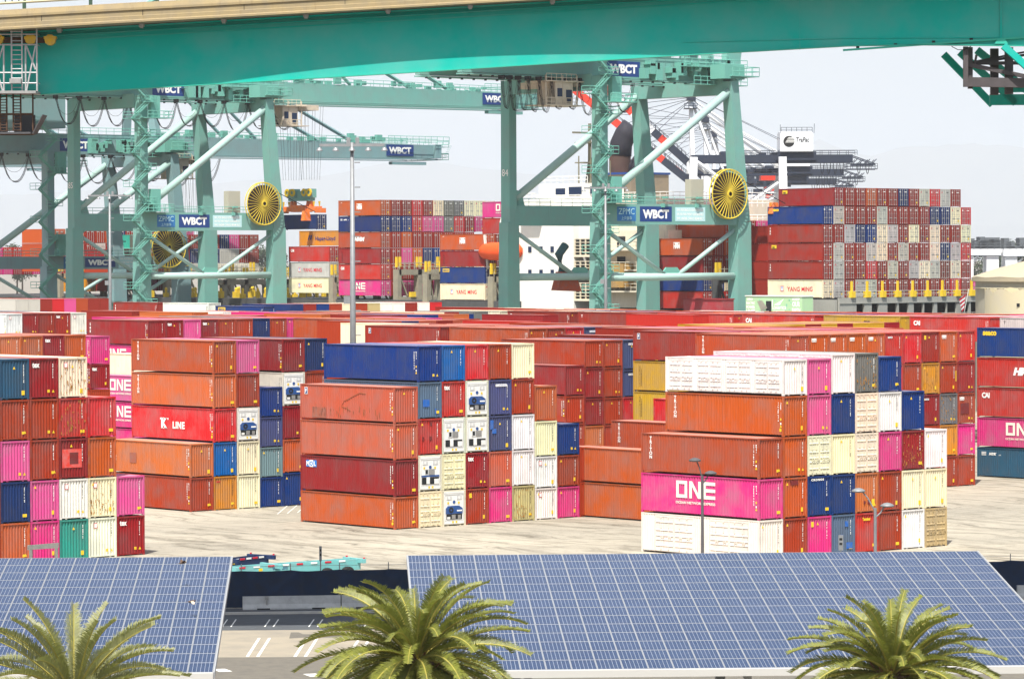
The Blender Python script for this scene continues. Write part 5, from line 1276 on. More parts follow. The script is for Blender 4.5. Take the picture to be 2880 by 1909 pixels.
crane('pale far quay crane mostly hidden behind the nearer green cranes', 640.0, '', 12.0, 19.6, 22.0, 41.6, CRB, reel=False, stairs=False, fest=(-20, 20, 6, 7), boom_tip=440, text=False)
sign_parent = [o for o in C.objects if o.name.startswith('quay_crane')][-1]
sign_wbct(sign_parent, (9.4, 4.6, 43.2), 7.1, 2.4)
# the lifted container and its spreader
SP = (XL + 44.5, 527.2 + 10.2, 26.9)
container(SP[0] - 1.2, SP[1] - 6.1, SP[2] - .0, HB, 'NV', 'D', None, None, 1, CL, dict(stack='ship', col=0, tier=0, label='navy container hanging from the orange spreader of crane 85'), 'se')
t = empty('spreader', 'orange lifting spreader with green pulley block holding a navy container', 'spreader', (SP[0], SP[1], SP[2] + HB + .3))
b = MB(); b.box(-.55, -5.6, .3, .55, 5.6, 1.25); b.box(-.9, -2.2, .2, .9, 2.2, 1.5)
for y in (-6.0, 5.5): b.box(-1.2, y, .0, 1.2, y + .5, .9)
for y in (-3, -2, 2, 3): b.beam((0, y, 1.2), (0, y, 2.4), .7, .5, w2=.3)
b.build('spreader_beam', SPRD, t)
b = MB(); b.box(-.6, -3.4, 2.3, .6, 3.4, 2.9); b.box(-.8, -3.6, 2.9, .8, -1.4, 4.6); b.box(-.8, 1.4, 2.9, .8, 3.6, 4.6); b.box(-.3, -1, 2.9, .3, 1, 4.2); b.build('pulley_block', CRN, t)
for y in (-3.4, -1.8, 1.8, 3.4):
    b = MB(); b.lathe((-.95, y, 3.9), [(.35, 0), (.75, 0), (.75, .25), (.35, .25)], 14, 'x'); b.build('pulley', HZ, t)
for y in (-5.5, -3.8, 3.9, 5.6): b = MB(); b.beam((0, y, 1.2), (0, y, 2.2), .12, w2=.5); b.build('guide_flipper', HZ, t)
# ---------------------------------------------------------------- the container ship along the quay (bow far away, stern near)
SX = 409.0; PS = 2.52
SHIPW = mat('ship_white', (.74, .73, .68), .5, noise=.08, nscale=.3, streak=.35); SHIPC = mat('ship_cream', (.66, .60, .46), .55, noise=.12, nscale=.3, streak=.6)
HULL = mat('hull_dark', (.055, .06, .07), .5, noise=.15, nscale=.5, streak=.3); STERNG = mat('hull_grey', (.30, .30, .27), .55, noise=.12, nscale=.5, streak=.5)
LASH = mat('lashing_bridge_grey', (.27, .25, .185), .6, noise=.2, nscale=1, rust=.6); LASHD = mat('lashing_dark_grey', (.075, .078, .08), .6, noise=.2, nscale=1)
SYEL = mat('deck_yellow', (.66, .45, .03), .5); FUNL = mat('funnel_tan', (.21, .17, .125), .6, noise=.15, nscale=.6); FUND = mat('funnel_brown', (.085, .05, .042), .6, noise=.2, nscale=.8)
BOAT = mat('lifeboat_orange', (.72, .09, .02), .45)
def ship_stack(sname, X0, Y, z0, cols):
    for c, toks in enumerate(cols):
        z = z0
        for i, tok in enumerate(toks.split()):
            if tok == '..': z += HB + GAP; continue
            code, kind, side, end, h = parse(tok)
            container(X0 + c * PS, Y, z, h, code, 'D' if kind == 'P' else kind, side or 'blank', end, 1, CL, dict(stack='ship ' + sname, col=c, tier=i), 'se' if (c == 0 or side) else 'e'); z += h + GAP
rows = ['GW GW BR GW GW BR BR BR BR BR BR BR RD BR', 'BR GW BR BR RD BR GW BR GW CR GW BN CR BR', 'BR GW BR BR GW CR BR GW BR BR CR NV GW RD', 'BR BR GW NV BL CR GW BR CR BR CR BR BR CR', 'NV GW BR BR BR GW BR BR BR BR NV NV CR RD', '.. BR BR BR OR BR BR NV BR GW RD GW BR ..']
sides = ['CR:ym', 'BR:tex', 'BR:tiger', 'BR:tex', 'BL:seaco', None]
cols = []
for c in range(14):
    col = [r.split()[c] for r in rows]
    if c == 0: col[:5] = sides[:5]
    if c == 1: col[5] = 'MA:tiger'
    cols.append(' '.join(col))
ENDCOL = {}
ship_stack('the stern stack', SX - .4, 390.8, 14.9, cols)
ship_stack('the middle stack with the orange top', SX, 502.0, 14.55, ['HP:one RR:cai MA:vtxt TO:hmmi NV:nyk OR:hmm'] + ['.. .. .. .. %s %s' % q for q in zip('NV BL RD PK PK GY RD MA HP CR'.split(), 'BR BR RD BR CR GY GY CR CR IV/RA'.split())])
fill_block(SX + PS, 502.0, ['BR BR BR BR', 'PK BR PK OR', 'PK BR OR BR', 'BR BR NV BR', 'PK BR BL BR', 'BR PK NV BR', 'BR BR BR BR', 'BR BR BR BR'], True, 14.55)
ship_stack('the four high stack beside the white house', SX, 473.0, 14.0, ['CR:ym BL:beacon MA:vtxt OR:hmm', 'GW NV BR BR', '.. .. BR BR'])
ship_stack('the four high stack beside the white house', 419.0 - 3 * PS, 473.0, 14.0, ['', '', '', '.. .. .. .. RR:hmmi HP:one'])
ship_stack('the white pair with red lettering', SX, 517.0, 14.95, ['CR:ym GW:ym RR:cai', '.. .. .. AM:hapag'])
fill_block(SX + PS, 517.0, ['GW GW RR', 'GW GW BR', 'BR BR BR'], True, 14.95)
ship_stack('the stack aft of the white house', SX, 418.4, 12.9, ['RR BL MA OR:hmm', '', '.. .. .. .. TO:triton'])
fill_block(SX + PS, 418.4, ['RR BL BR BR', 'RR CR BR OR', 'BR BR OR BR BR', 'BR RU GW BR BR', 'NV IV BR BR PK', 'BR BR GW BR PK', 'BR BR BR BR HP', 'BR RU BR BR BR', 'RR BR GW BR BR', 'BR BR BR BR BR'], True, 12.9)
fill_block(SX - .2, 404.8, ['', '', 'BR BR', 'BR BR BR', 'BR BR BR BR', 'BR BR BR BR', 'BR BR BR BR BR'], True, 14.9)
fr2 = random.Random(5); pal = 'BR BR BR NV PK GW BR RU OR RR'.split()
fill_block(SX, 584.5, ['RU MA', 'BR BR', 'BR GW', '?? ?? TL', '?? TO TL', 'GW TO TL', 'GW BR BR', 'GW NV BR', 'IV BR BR', 'IV NV BR', 'IV GW NV', 'IV GW PK', 'IV BR BR', 'IV BR BR'], True, 17.6)
fill_block(SX, 607.0, [' '.join(['TO', 'TO', 'OR'])] + [' '.join(fr2.choice(pal) for _ in range(3)) for _ in range(13)], True, 18.9)
fill_block(SX, 596.0, ['AM', '', 'BR', 'BR RR', 'BR RR', 'NV BR', 'PK BR', 'BR BR BR'], True, 14.9)
fill_block(SX + 4, 640.0, [' '.join(fr2.choice('RR HP DR RR'.split()) for _ in range(2)) for _ in range(13)], True, 18.2)
ship = empty('container_ship', 'grey container ship loaded with stacks, white house and brown funnel amidships', 'ship', (0, 0, 0))
b = MB(); b.box(407.2, 388.0, -2, 447, 760, 10.6); b.build('hull', HULL, ship)
b = MB(); b.box(408.6, 404.6, 10.6, 446, 428, 12.6); b.box(408.6, 464, 10.6, 446, 660, 13.9); b.build('hatch_coaming', LASHD, ship)
# stern wall with openings
b = MB(); z0, z1 = 9.6, 15.0; ys = 386.6; op = [(412.8, .9), (416.2, .8)] + [(420.2, 1.15), (422.9, 1.15), (426.4, 1.15), (428.9, 1.15), (432.0, 1.15), (434.4, 1.15)] + [(437.6, 1.0), (440.0, 1.0)]
x = 408.0
for xc, w in sorted(op): b.box(x, ys, z0, xc - w, ys + .4, z1); b.box(xc - w, ys, 14.0, xc + w, ys + .4, z1); b.box(xc - w, ys, z0, xc + w, ys + .4, 11.2); x = xc + w
b.box(x, ys, z0, 447, ys + .4, z1); b.box(407.4, ys + .4, z0, 407.9, 404, z1 - .3); b.box(408, ys - .12, 14.05, 447, ys, 14.2); b.build('stern_wall', STERNG, ship)
b = MB(); b.box(409, ys + 3, 9.6, 446, ys + 3.2, 14.6); b.box(408, ys + .4, 14.6, 447, 404, 14.85)
for xc, w in op: b.box(xc - w * .3, ys + 1.2, 10, xc + w * .3, ys + 1.6, 13.4)
b.build('stern_deck', DARK, ship)
b = MB()
for xc, w in op[2:]: railing(b, (xc - w, ys + .2, 11.2), (xc + w, ys + .2, 11.2), 1.1, .05, .6)
railing(b, (409, ys + .3, 15.0), (446, ys + .3, 15.0), 1.0, .05, 1.4); b.build('stern_railing', STERNG, ship)
for i in range(10):
    b = MB(); x = 410.5 + i * 3.55; b.box(x, ys - .3, 15.0, x + .9, ys + .6, 16.0); b.box(x + .2, ys - .1, 16, x + .5, ys + .2, 17.6); b.build('yellow_cone_post', SYEL, ship)
# flag at the stern
FL = tag(empty('flag', 'small red striped flag hanging from the grey stern', 'flag', (436.6, ys - .6, 12.6)), None, None); b = MB()
b.tube([(0, 0, -.6), (.3, -.8, 3.6)], .05, 5); b.build('flag_pole', SHIPW, FL)
b = MB()
for i in range(7): b.hull8([(-.05 - .15 * i * .3, -.4, 2.6 - i * .34), (-1.4 + .1 * i, -.3, 1.9 - i * .30), (-1.4 + .1 * i, -.26, 1.6 - i * .3), (-.05 - .15 * i * .3, -.36, 2.26 - i * .34)], [(-.05 - .15 * i * .3, -.38, 2.6 - i * .34), (-1.4 + .1 * i, -.28, 1.9 - i * .30), (-1.4 + .1 * i, -.24, 1.6 - i * .3), (-.05 - .15 * i * .3, -.34, 2.26 - i * .34)], i % 2)
b.build('flag_cloth', [REDM, WHITE], FL)
# lashing bridges
def lashing(Y, x0, x1, z0, z1, M, ztop=None, wbay=5.04):
    t = empty('lashing_bridge', None, None, (0, 0, 0)); t.parent = ship; t.name = 'lashing_bridge'
    b = MB(); n = max(1, round((x1 - x0) / wbay)); w = (x1 - x0) / n
    b.box(x0, Y, z1 - 1.0, x1, Y + 1.4, z1); b.box(x0, Y - .15, z0, x1, Y + 1.4, z0 + 1.0)
    for i in range(n + 1): x = x0 + i * w; b.box(x - .45, Y, z0, x + .45, Y + 1.3, z1)
    for i in range(n):
        x = x0 + i * w; b.beam((x + .5, Y + .5, z1 - 1.2), (x + w * .45, Y + .5, z0 + 1.2), .28); 
        for sx, dx in ((x + .45, 1), (x + w - .45, -1)): b.hull8([(sx, Y + .2, z1 - 1), (sx + dx * .9, Y + .2, z1 - 1), (sx + dx * .25, Y + .2, z1 - 1.3), (sx, Y + .2, z1 - 2)], [(sx, Y + .6, z1 - 1), (sx + dx * .9, Y + .6, z1 - 1), (sx + dx * .25, Y + .6, z1 - 1.3), (sx, Y + .6, z1 - 2)])
    b.build('bridge_frame', M, t)
    b = MB(); railing(b, (x0, Y, z1), (x1, Y, z1), 1.2, .05, 1.2); railing(b, (x0, Y + 1.3, z1), (x1, Y + 1.3, z1), 1.2, .05, 1.2)
    for i in range(int((x1 - x0) / 1.2)): b.tube([(x0 + i * 1.2, Y + .3, z1 + .1), (x0 + i * 1.2 + .9, Y + 1, z1 + 1.6)], .035, 4, caps=False)
    b.build('bridge_railing', LASH, t)
    q = random.Random(int(Y))
    for i in range(n + 1):
        for dx in (-.45, .35): x = x0 + i * w + dx; b = MB(); b.box(x, Y + .3, z1 + .4, x + .35, Y + .7, z1 + 2.3); b.build('yellow_post', SYEL, t)
        if q.random() < .6: b = MB(); b.box(x0 + (i + .5) * w, Y - .4, z0 + 1.0, x0 + (i + .5) * w + 1.1, Y + .3, z0 + 1.9); b.build('winch', SYEL, t)
    return t
lashing(499.6, 411.5, 431, 13.4, 19.4, LASH); lashing(487.8, 408.6, 412, 12.6, 18.6, LASH); lashing(470.2, 408.8, 446, 11.4, 18.2, LASH); lashing(514.6, 408.4, 440, 12.6, 18.0, LASH)
lashing(415.4, 410, 446, 11.6, 18.3, LASHD); lashing(403.2, 413, 446, 12.0, 18.2, LASHD); lashing(582.0, 408.6, 446, 12.2, 18.4, LASH); lashing(604.0, 408.6, 446, 12.4, 18.6, LASH); lashing(556.0, 409, 440, 11.6, 17.4, LASH)
lashing(431.0, 409, 440, 11.8, 17.6, LASH)
q = random.Random(9)
for Y in (545, 552, 566, 575):
    for i in range(9): x = 410 + i * 3.6; s = q.uniform(.5, 1.3); b = MB(); b.box(x, Y, 13.9, x + s, Y + s, 13.9 + q.uniform(.5, 1.4)); b.lathe((x + s / 2, Y + s / 2, 14.4), [(.2, 0), (.3, 1.2), (0, 1.5)], 8); b.build('deck_winch', SYEL, ship)
b = MB()
b = MB()
for i in range(60): b.box(408.2, 470 + i * 3.1 + q.uniform(0, 1.4), 10.6, 408.5, 471 + i * 3.1 + q.uniform(0, 1), 10.6 + q.uniform(.8, 2.2))
railing(b, (407.6, 464, 10.6), (407.6, 640, 10.6), 1.2, .06, 2.2); b.build('deck_rail', LASH, ship)
# white house ------------------------------------------------------------
hs = empty('superstructure', None, None); hs.parent = ship; hs.name = 'superstructure'
def blk(name, M, *q, par=hs): b = MB(); b.box(*q); return b.build(name, M, par)
blk('house_block', SHIPW, 409.6, 450.5, 11, 440, 464.5, 27.2); blk('house_block', SHIPW, 411, 446.0, 24.2, 440, 464.5, 27.4)
blk('house_block', SHIPC, 411, 428.5, 13, 440, 446, 26.0); blk('house_block', SHIPC, 412, 430, 26, 440, 447, 31.2)
blk('house_block', SHIPW, 411.2, 447, 27.4, 438, 463, 31.0); blk('house_block', SHIPW, 412, 449.5, 31, 420.5, 462, 34.2)
blk('bridge_wing', SHIPW, 407.6, 457.8, 29.2, 441.5, 462.6, 31.4)
b = MB(); n = 12
for i in range(n):
    a0, a1 = PI * .5 * i / n, PI * .5 * (i + 1) / n
    b.hull8([(409.4, 464.5 + 5 * math.sin(a0), 27.2 + 3.2 - 3.2 * (1 - math.cos(a0)) * 1.0), (409.4, 464.5 + 5 * math.sin(a1), 30.4 - 3.2 * (1 - math.cos(a1))), (409.4, 464.5 + 5 * math.sin(a1), 26.6), (409.4, 464.5 + 5 * math.sin(a0), 26.6)], [(414, 464.5 + 5 * math.sin(a0), 30.4 - 3.2 * (1 - math.cos(a0))), (414, 464.5 + 5 * math.sin(a1), 30.4 - 3.2 * (1 - math.cos(a1))), (414, 464.5 + 5 * math.sin(a1), 26.6), (414, 464.5 + 5 * math.sin(a0), 26.6)])
b.build('curved_screen', SHIPW, hs)
b = MB()
for y0, y1, z0_, z1_ in ((451.0, 454.2, 32.2, 33.6), (455.2, 457.6, 32.3, 33.4)):
    b.box(411.9, y0, z0_, 412.02, y1, z1_)
for y0, y1, z0_, z1_ in ((450.0, 455.5, 28.0, 29.7),): b.box(411.1, y0, z0_, 411.22, y1, z1_)
for i in range(3): b.box(412.6 + i * 2.6, 449.38, 32.1, 414.6 + i * 2.6, 449.52, 33.6)
for i in range(4): b.box(409.5, 452.6 + i * 2.9, 18.4, 409.62, 453.4 + i * 2.9, 19.4); b.box(409.5, 452.6 + i * 2.9, 22.4, 409.62, 453.4 + i * 2.9, 23.4)
b.build('window', GLASS, hs)
for z in (14.3, 18.0, 21.8):
    b = MB(); b.box(410.0, 446.4, z, 410.3, 450.3, z + 2.9); b.build('engine_opening', DARK, hs)
    b = MB()
    for i in range(6): b.box(409.8, 446.3, z + i * .55, 410.0, 450.4, z + i * .55 + .12)
    for i in range(4): b.box(409.75, 446.3 + i * 1.33, z, 410.0, 446.45 + i * 1.33, z + 2.9)
    b.box(409.7, 446.1, z - .25, 410, 450.5, z); b.build('grille', SHIPC, hs)
for z in (15.6, 19.2, 22.6):
    b = MB(); b.box(408.8, 430, z, 411, 445, z + .25); railing(b, (408.9, 430, z + .25), (408.9, 445, z + .25), 1.2, .05, 1.3); b.build('side_platform', SHIPC, hs)
    b = MB(); b.box(410.9, 431, z + .5, 411.0, 436, z + 2.4); b.box(410.9, 439, z + .6, 411, 441, z + 2.4); b.build('dark_opening', DARK, hs)
b = MB(); b.box(408.6, 437, 16.4, 411.0, 445.5, 20.4); b.build('house_block', mat('ship_ochre', (.40, .24, .07), .6, noise=.2, nscale=.6, streak=.6), hs)
b = MB()
railing(b, (411.2, 447, 31), (411.2, 463, 31), 1.2, .06, 1.5); railing(b, (412, 449.5, 34.2), (412, 462, 34.2), 1.2, .06, 1.5); railing(b, (412, 430, 31.2), (412, 447, 31.2), 1.2, .06, 1.5); railing(b, (409.6, 450.5, 27.2), (409.6, 464, 27.2), 1.1, .06, 1.5); railing(b, (412, 430, 31.2), (440, 430, 31.2), 1.2, .06, 1.5); railing(b, (407.6, 457.8, 31.4), (407.6, 462.6, 31.4), 1.1, .06, 1)
for z in (27.4, 30): railing(b, (411, 428.6, z), (440, 428.6, z), 1.2, .07, 1.3)
b.build('house_railing', SHIPW, hs)
b = MB(); b.beam((410.2, 441, 31.2), (410.2, 444, 35), .25, .1); b.beam((410.2, 444, 35), (410.2, 446, 31.2), .25, .1); b.beam((410.6, 442.6, 31.2), (410.6, 445, 35.2), .2, .1); b.build('davit', SYEL, hs)
b = MB()
for y, h, w in ((462, 45, .5), (458, 41, .3), (455, 39, .2), (452, 40.5, .15), (447, 38, .15)): b.beam((424 if w > .2 else 415, y, 34), (424 if w > .2 else 415, y, h), w, w2=w * .6)
for z in (38, 41.5): b.box(421.5, 460.8, z, 426.5, 463.2, z + .2)
b.beam((423, 462, 34), (424, 462, 40), .2); b.beam((425.6, 462, 34), (424, 462, 40), .2); b.box(420, 461.8, 43.2, 428, 462.2, 43.5); b.build('radar_mast', mat('mast_olive', (.17, .16, .11), .6), hs)
fn = empty('funnel', None, None); fn.parent = ship; fn.name = 'funnel'
b = MB(); b.box(421, 448.2, 31.0, 430, 457.5, 36.0); b.build('funnel_body', FUNL, fn)
b = MB(); b.box(420.8, 448.0, 35.8, 430.2, 457.7, 36.15); b.box(420.9, 450, 32.2, 421, 452, 34.6); b.box(420.9, 453.6, 31.6, 421, 455.6, 33.6); b.build('funnel_band', NAVYM, fn)
b = MB(); b.lathe((424, 454.2, 36.0), [(1.9, 0), (1.9, 4.0)], 20); b.build('funnel_pipe', FUND, fn, smooth=True)
b = MB()
pts = [(421, 446.5, 40.4), (420.4, 446.3, 42.2), (419.4, 446.0, 43.2), (418.2, 445.6, 43.6)]
b.tube([(424, 454.2, 39.2), (424.1, 454.0, 41.2), (424.5, 453.4, 42.8), (425.2, 452.4, 44.2)], 2.0, 16, r2=1.9); b.build('funnel_pipe', mat('funnel_black', (.03, .03, .04), .6), fn, smooth=True)
b = MB()
for i in range(5): y = 451.6 - i * .72; b.tube([(424, y, 36.0), (424, y, 37.2), (424.2, y - .3, 38.2), (424.6, y - .8, 39.0)], .30, 8)
b.build('exhaust_pipe', mat('exhaust_black', (.03, .03, .04), .6), fn, smooth=True)
b = MB(); b.tube([(409.6, 463.5, 22.6), (409.4, 464.5, 22.6), (409.2, 467, 22.6), (409.2, 471, 22.6), (409.4, 473.5, 22.6), (409.6, 474.6, 22.7)], 1.5, 10)
for i, v in enumerate(b.v): k = (.3, .8, 1, 1, .8, .25)[min(5, i // 10)]; b.v[i] = (409.4 + (v[0] - 409.4) * k, v[1], 22.6 + (v[2] - 22.6) * k * 1.1)
lb = tag(b.build('lifeboat', BOAT, None, smooth=True), 'orange red enclosed lifeboat hung beside the white ship house', 'lifeboat')
b = MB(); b.beam((409.6, 464.5, 19.5), (409.0, 464.5, 25.5), .35); b.beam((409.6, 473, 19.5), (409.0, 473, 25.5), .35); b.build('davit', SHIPW, hs)
blk('house_block', SHIPW, 410.5, 464.5, 11, 440, 470, 19.0)
# quay-side pieces seen between the crane legs ---------------------------------
LGRN = mat('pale_green_paint', (.36, .56, .32), .5, noise=.06, nscale=1); LG2 = mat('pale_green_leafprint', (.20, .50, .34), .5)
pw = empty('power_unit', 'pale green printed power container standing on the quay by the ship stern', 'power unit', (400.0, 387.0, 12.35))
b = MB(); b.box(0, 0, 0, 2.44, 12.4, 2.9); b.build('body', LGRN, pw); b = MB(); b.box(-.1, -.1, 2.9, 2.6, 12.5, 3.05); b.build('roof', SHIPW, pw)
for s, y, z, w, h in (('ZERO', 11.5, 2.45, 1.3, .4), ('ELECTRIC', 11.3, 1.85, 1.9, .4), ('POWER', 11.3, 1.2, 1.9, .5), ('UNIT', 11.3, .5, 1.9, .6), ('LOGISTICS', 5.0, 1.15, 3.0, .5), ('CARRIER', 5.0, .55, 2.6, .35), ('KEEP', 1.3, 2.5, 1.6, .35), ('OUR', 1.3, 1.75, 1.7, .8), ('EARTH', 1.3, .75, 1.8, .75)): letter(s, pw, '-X', (-.01, y, z), w=w, h=h, bold=.04)
flat('emblem', [], WHITE, pw, '-X', (-.012, 5.0, 1.9), [([(-1.2, -.3), (-.4, 0), (1.1, .7), (.5, .1), (.2, -.3), (-.5, -.35)], 0), ([(-1.6, .5), (-1.4, .5), (-1.4, -.5), (-1.6, -.5)], 0)])
b = MB(); q = random.Random(2)
for i in range(26): y = q.choice((q.uniform(2.4, 3.6), q.uniform(8.6, 9.6), q.uniform(4, 9))); z = q.uniform(.2, 2.6); b.lathe((-.006, y, z), [(0, 0), (q.uniform(.08, .22), 0)], 5, 'x')
b.build('leaf_print', LG2, pw)
b = MB(); b.hull8([(-.05, 7.6, 1.1), (-.05, 8.9, .5), (-.02, 8.9, .5), (-.02, 7.6, 1.1)], [(-1.6, 7.2, 2.3), (-1.6, 8.3, 2.2), (-1.57, 8.3, 2.2), (-1.57, 7.2, 2.3)]); b.build('open_hatch', SHIPW, pw); b = MB(); b.box(-.02, 6.7, .2, .0, 7.9, 2.2); b.build('hatch_opening', DARK, pw)
for z0 in (): pass
b = MB(); b.box(399.4, 386.5, 0, 403, 400, 12.3); tag(b.build('loading_platform', STEEL), 'steel platform carrying the pale green power unit', 'platform')
t = empty('hatch_cover', 'dark red hatch cover standing on edge beside the crane leg', 'hatch cover', (397, 401.5, 9.5)); b = MB(); b.box(0, 0, 0, 2.4, 9, 5.2); b.build('panel', mat('hatch_red', (.32, .035, .045), .5, noise=.15, nscale=.6, streak=.3), t); b = MB(); b.box(-.15, -.1, 5.2, 2.5, 9.1, 5.4); b.build('rim', mat('hatch_rim', (.24, .03, .035), .5), t); b = MB(); b.box(.2, .2, -9.4, 2.2, 8.8, 0); b.build('stand', STEEL, t)
t = empty('dock_grab', 'rusty red gripping frame hanging beside the low crane brace', 'machine', (387.2, 427.6, 0)); b = MB(); b.hull8([(-2.6, -.8, 16.2), (2.6, -.8, 16.0), (1.4, -.8, 19.0), (-1.6, -.8, 19.2)], [(-2.6, .8, 16.2), (2.6, .8, 16.0), (1.4, .8, 19.0), (-1.6, .8, 19.2)]); b.build('body', mat('grab_red', (.36, .06, .02), .6, noise=.3, nscale=2), t); b = MB(); b.tube([(-1, 0, 19), (-1.6, 0, 22), (-.2, 0, 23.5)], .7, 8); b.build('arm', mat('grab_blue', (.03, .09, .10), .6), t)
# ---------------------------------------------------------------- tall light masts
def mast(label, xv, yt, d, arm, r0, red=None):
    base = gv(xv, d); H = at_d(xv, yt, d).z; t = empty('light_mast', label, 'light mast', tuple(base), math.atan2(rt.y, rt.x), 'tall floodlight masts in the yard')
    b = MB(); b.tube([(0, 0, 0), (0, 0, H)], r0, 10, r2=r0 * .45); b.build('pole', GALV, t, smooth=True)
    if red: b = MB(); b.tube([(0, 0, red[0]), (0, 0, red[1])], r0 * 1.02, 10); b.build('red_band', REDM, t)
    b = MB(); b.box(-arm, -.12, H - .35, arm, .12, H - .1); b.build('crossarm', GALV, t)
    for i in range(5):
        x = -arm + 2 * arm * i / 4
        b = MB(); b.lathe((x, -.2, H - .75), [(0, .3), (.16, .3), (.30, .06), (.30, 0), (0, 0)], 10); b.build('floodlight', GALV, t)
    b = MB()
    for x in (-.5, .3): b.box(x, -.1, H - .1, x + .35, .2, H + .45)
    for k in range(int(H / 2.2)): b.box(r0 * .6, -.05, 1.5 + k * 2.2, r0 + .35, .05, 1.6 + k * 2.2)
    b.box(-.8, -.2, H * .55, -.2, .2, H * .55 + .7); b.build('fitting', GALV, t)
mast('thick grey light mast standing behind the blue-topped stack', 815.5, 330, 318, 2.9, .36, (12.2, 13.3))
mast('slim grey light mast in front of crane 85', 255, 449, 560, 3.4, .34)
mast('grey light mast in front of the crane 84 staircase', 1400, 431, 527, 3.2, .33)
# ---------------------------------------------------------------- storage tanks
TANKR = mat('tank_roof_beige', (.40, .345, .24), .7, noise=.12, nscale=.4, streak=.2); TANKG = mat('tank_wall_grey', (.36, .34, .27), .7, noise=.1, nscale=.4); TANKC = mat('tank_wall_cream', (.68, .61, .40), .65, noise=.06, nscale=.3)
def tank(label, xl, d, R, zt, dome, Mw, scal):
    s = F_PX / VK / d; u = (xl - 1183) / s + R; c = gv(1183 + u * s, d + R); t = empty('storage_tank', label, 'storage tank', tuple(c))
    b = MB(); n = 96
    for i in range(n + 1):
        a = 2 * PI * i / n; z = zt - (scal * abs(math.sin(a * 9)) ** 1.5 - scal if scal else 0) - (scal if scal else 0)
        z = zt + scal * (abs(math.sin(a * 12)) ** .7 - 1) if scal else zt
        b.v += [(R * math.cos(a), R * math.sin(a), 0), (R * math.cos(a), R * math.sin(a), z)]
    for i in range(n): b.f.append((2*i, 2*i+2, 2*i+3, 2*i+1)); b.mi.append(0)
    b.build('wall', Mw, t, smooth=True)
    b = MB()
    if dome:
        N, Kk = 36, 7; v0 = []
        for k in range(Kk + 1):
            f = k / Kk; r = (R + .5) * f; z = zt + .4 + dome * (1 - f * f)
            for i in range(N): a = 2 * PI * (i + .5 * (k % 2)) / N; b.v.append((r * math.cos(a), r * math.sin(a), z + (0.10 if (i + k) % 2 else 0)))
        for k in range(Kk):
            for i in range(N):
                i1 = (i + 1) % N; A, B_, Cc, D = k*N+i, k*N+i1, (k+1)*N+i, (k+1)*N+i1
                tri = ((A, Cc, D), (A, D, B_)) if k % 2 else ((A, Cc, B_), (B_, Cc, D))
                for q in tri: b.f.append(q); b.mi.append(0)
        b.lathe((0, 0, zt), [(R + .55, .4), (R + .55, -.15), (R, -.15)], 72); b.build('dome_roof', TANKR, t)
        b = MB(); b.lathe((0, 0, zt - 1.1), [(R, .12), (R + .35, .12), (R + .35, 0), (R, 0)], 72); b.build('rim_rail', TANKC, t)
    else:
        b.lathe((0, 0, zt - 1.2), [(0, .3), (R - .3, 0)], 48); b.build('roof', TANKR, t)
        b = MB(); a = math.atan2(-fw.y, -fw.x); a2 = a - 1.05
        b.box(R * math.cos(a2) - .1, R * math.sin(a2) - .4, 15.2, R * math.cos(a2) + .3, R * math.sin(a2) + .1, 15.6); b.build('wall_lamp', DARK, t)
tank('grey beige storage tank with a triangulated dome roof', 2240, 470, 22, 18.2, 3.9, TANKG, 0)
tank('cream storage tank with scalloped upper edge below the domed one', 2262, 436, 20, 17.4, 0, TANKC, .55)
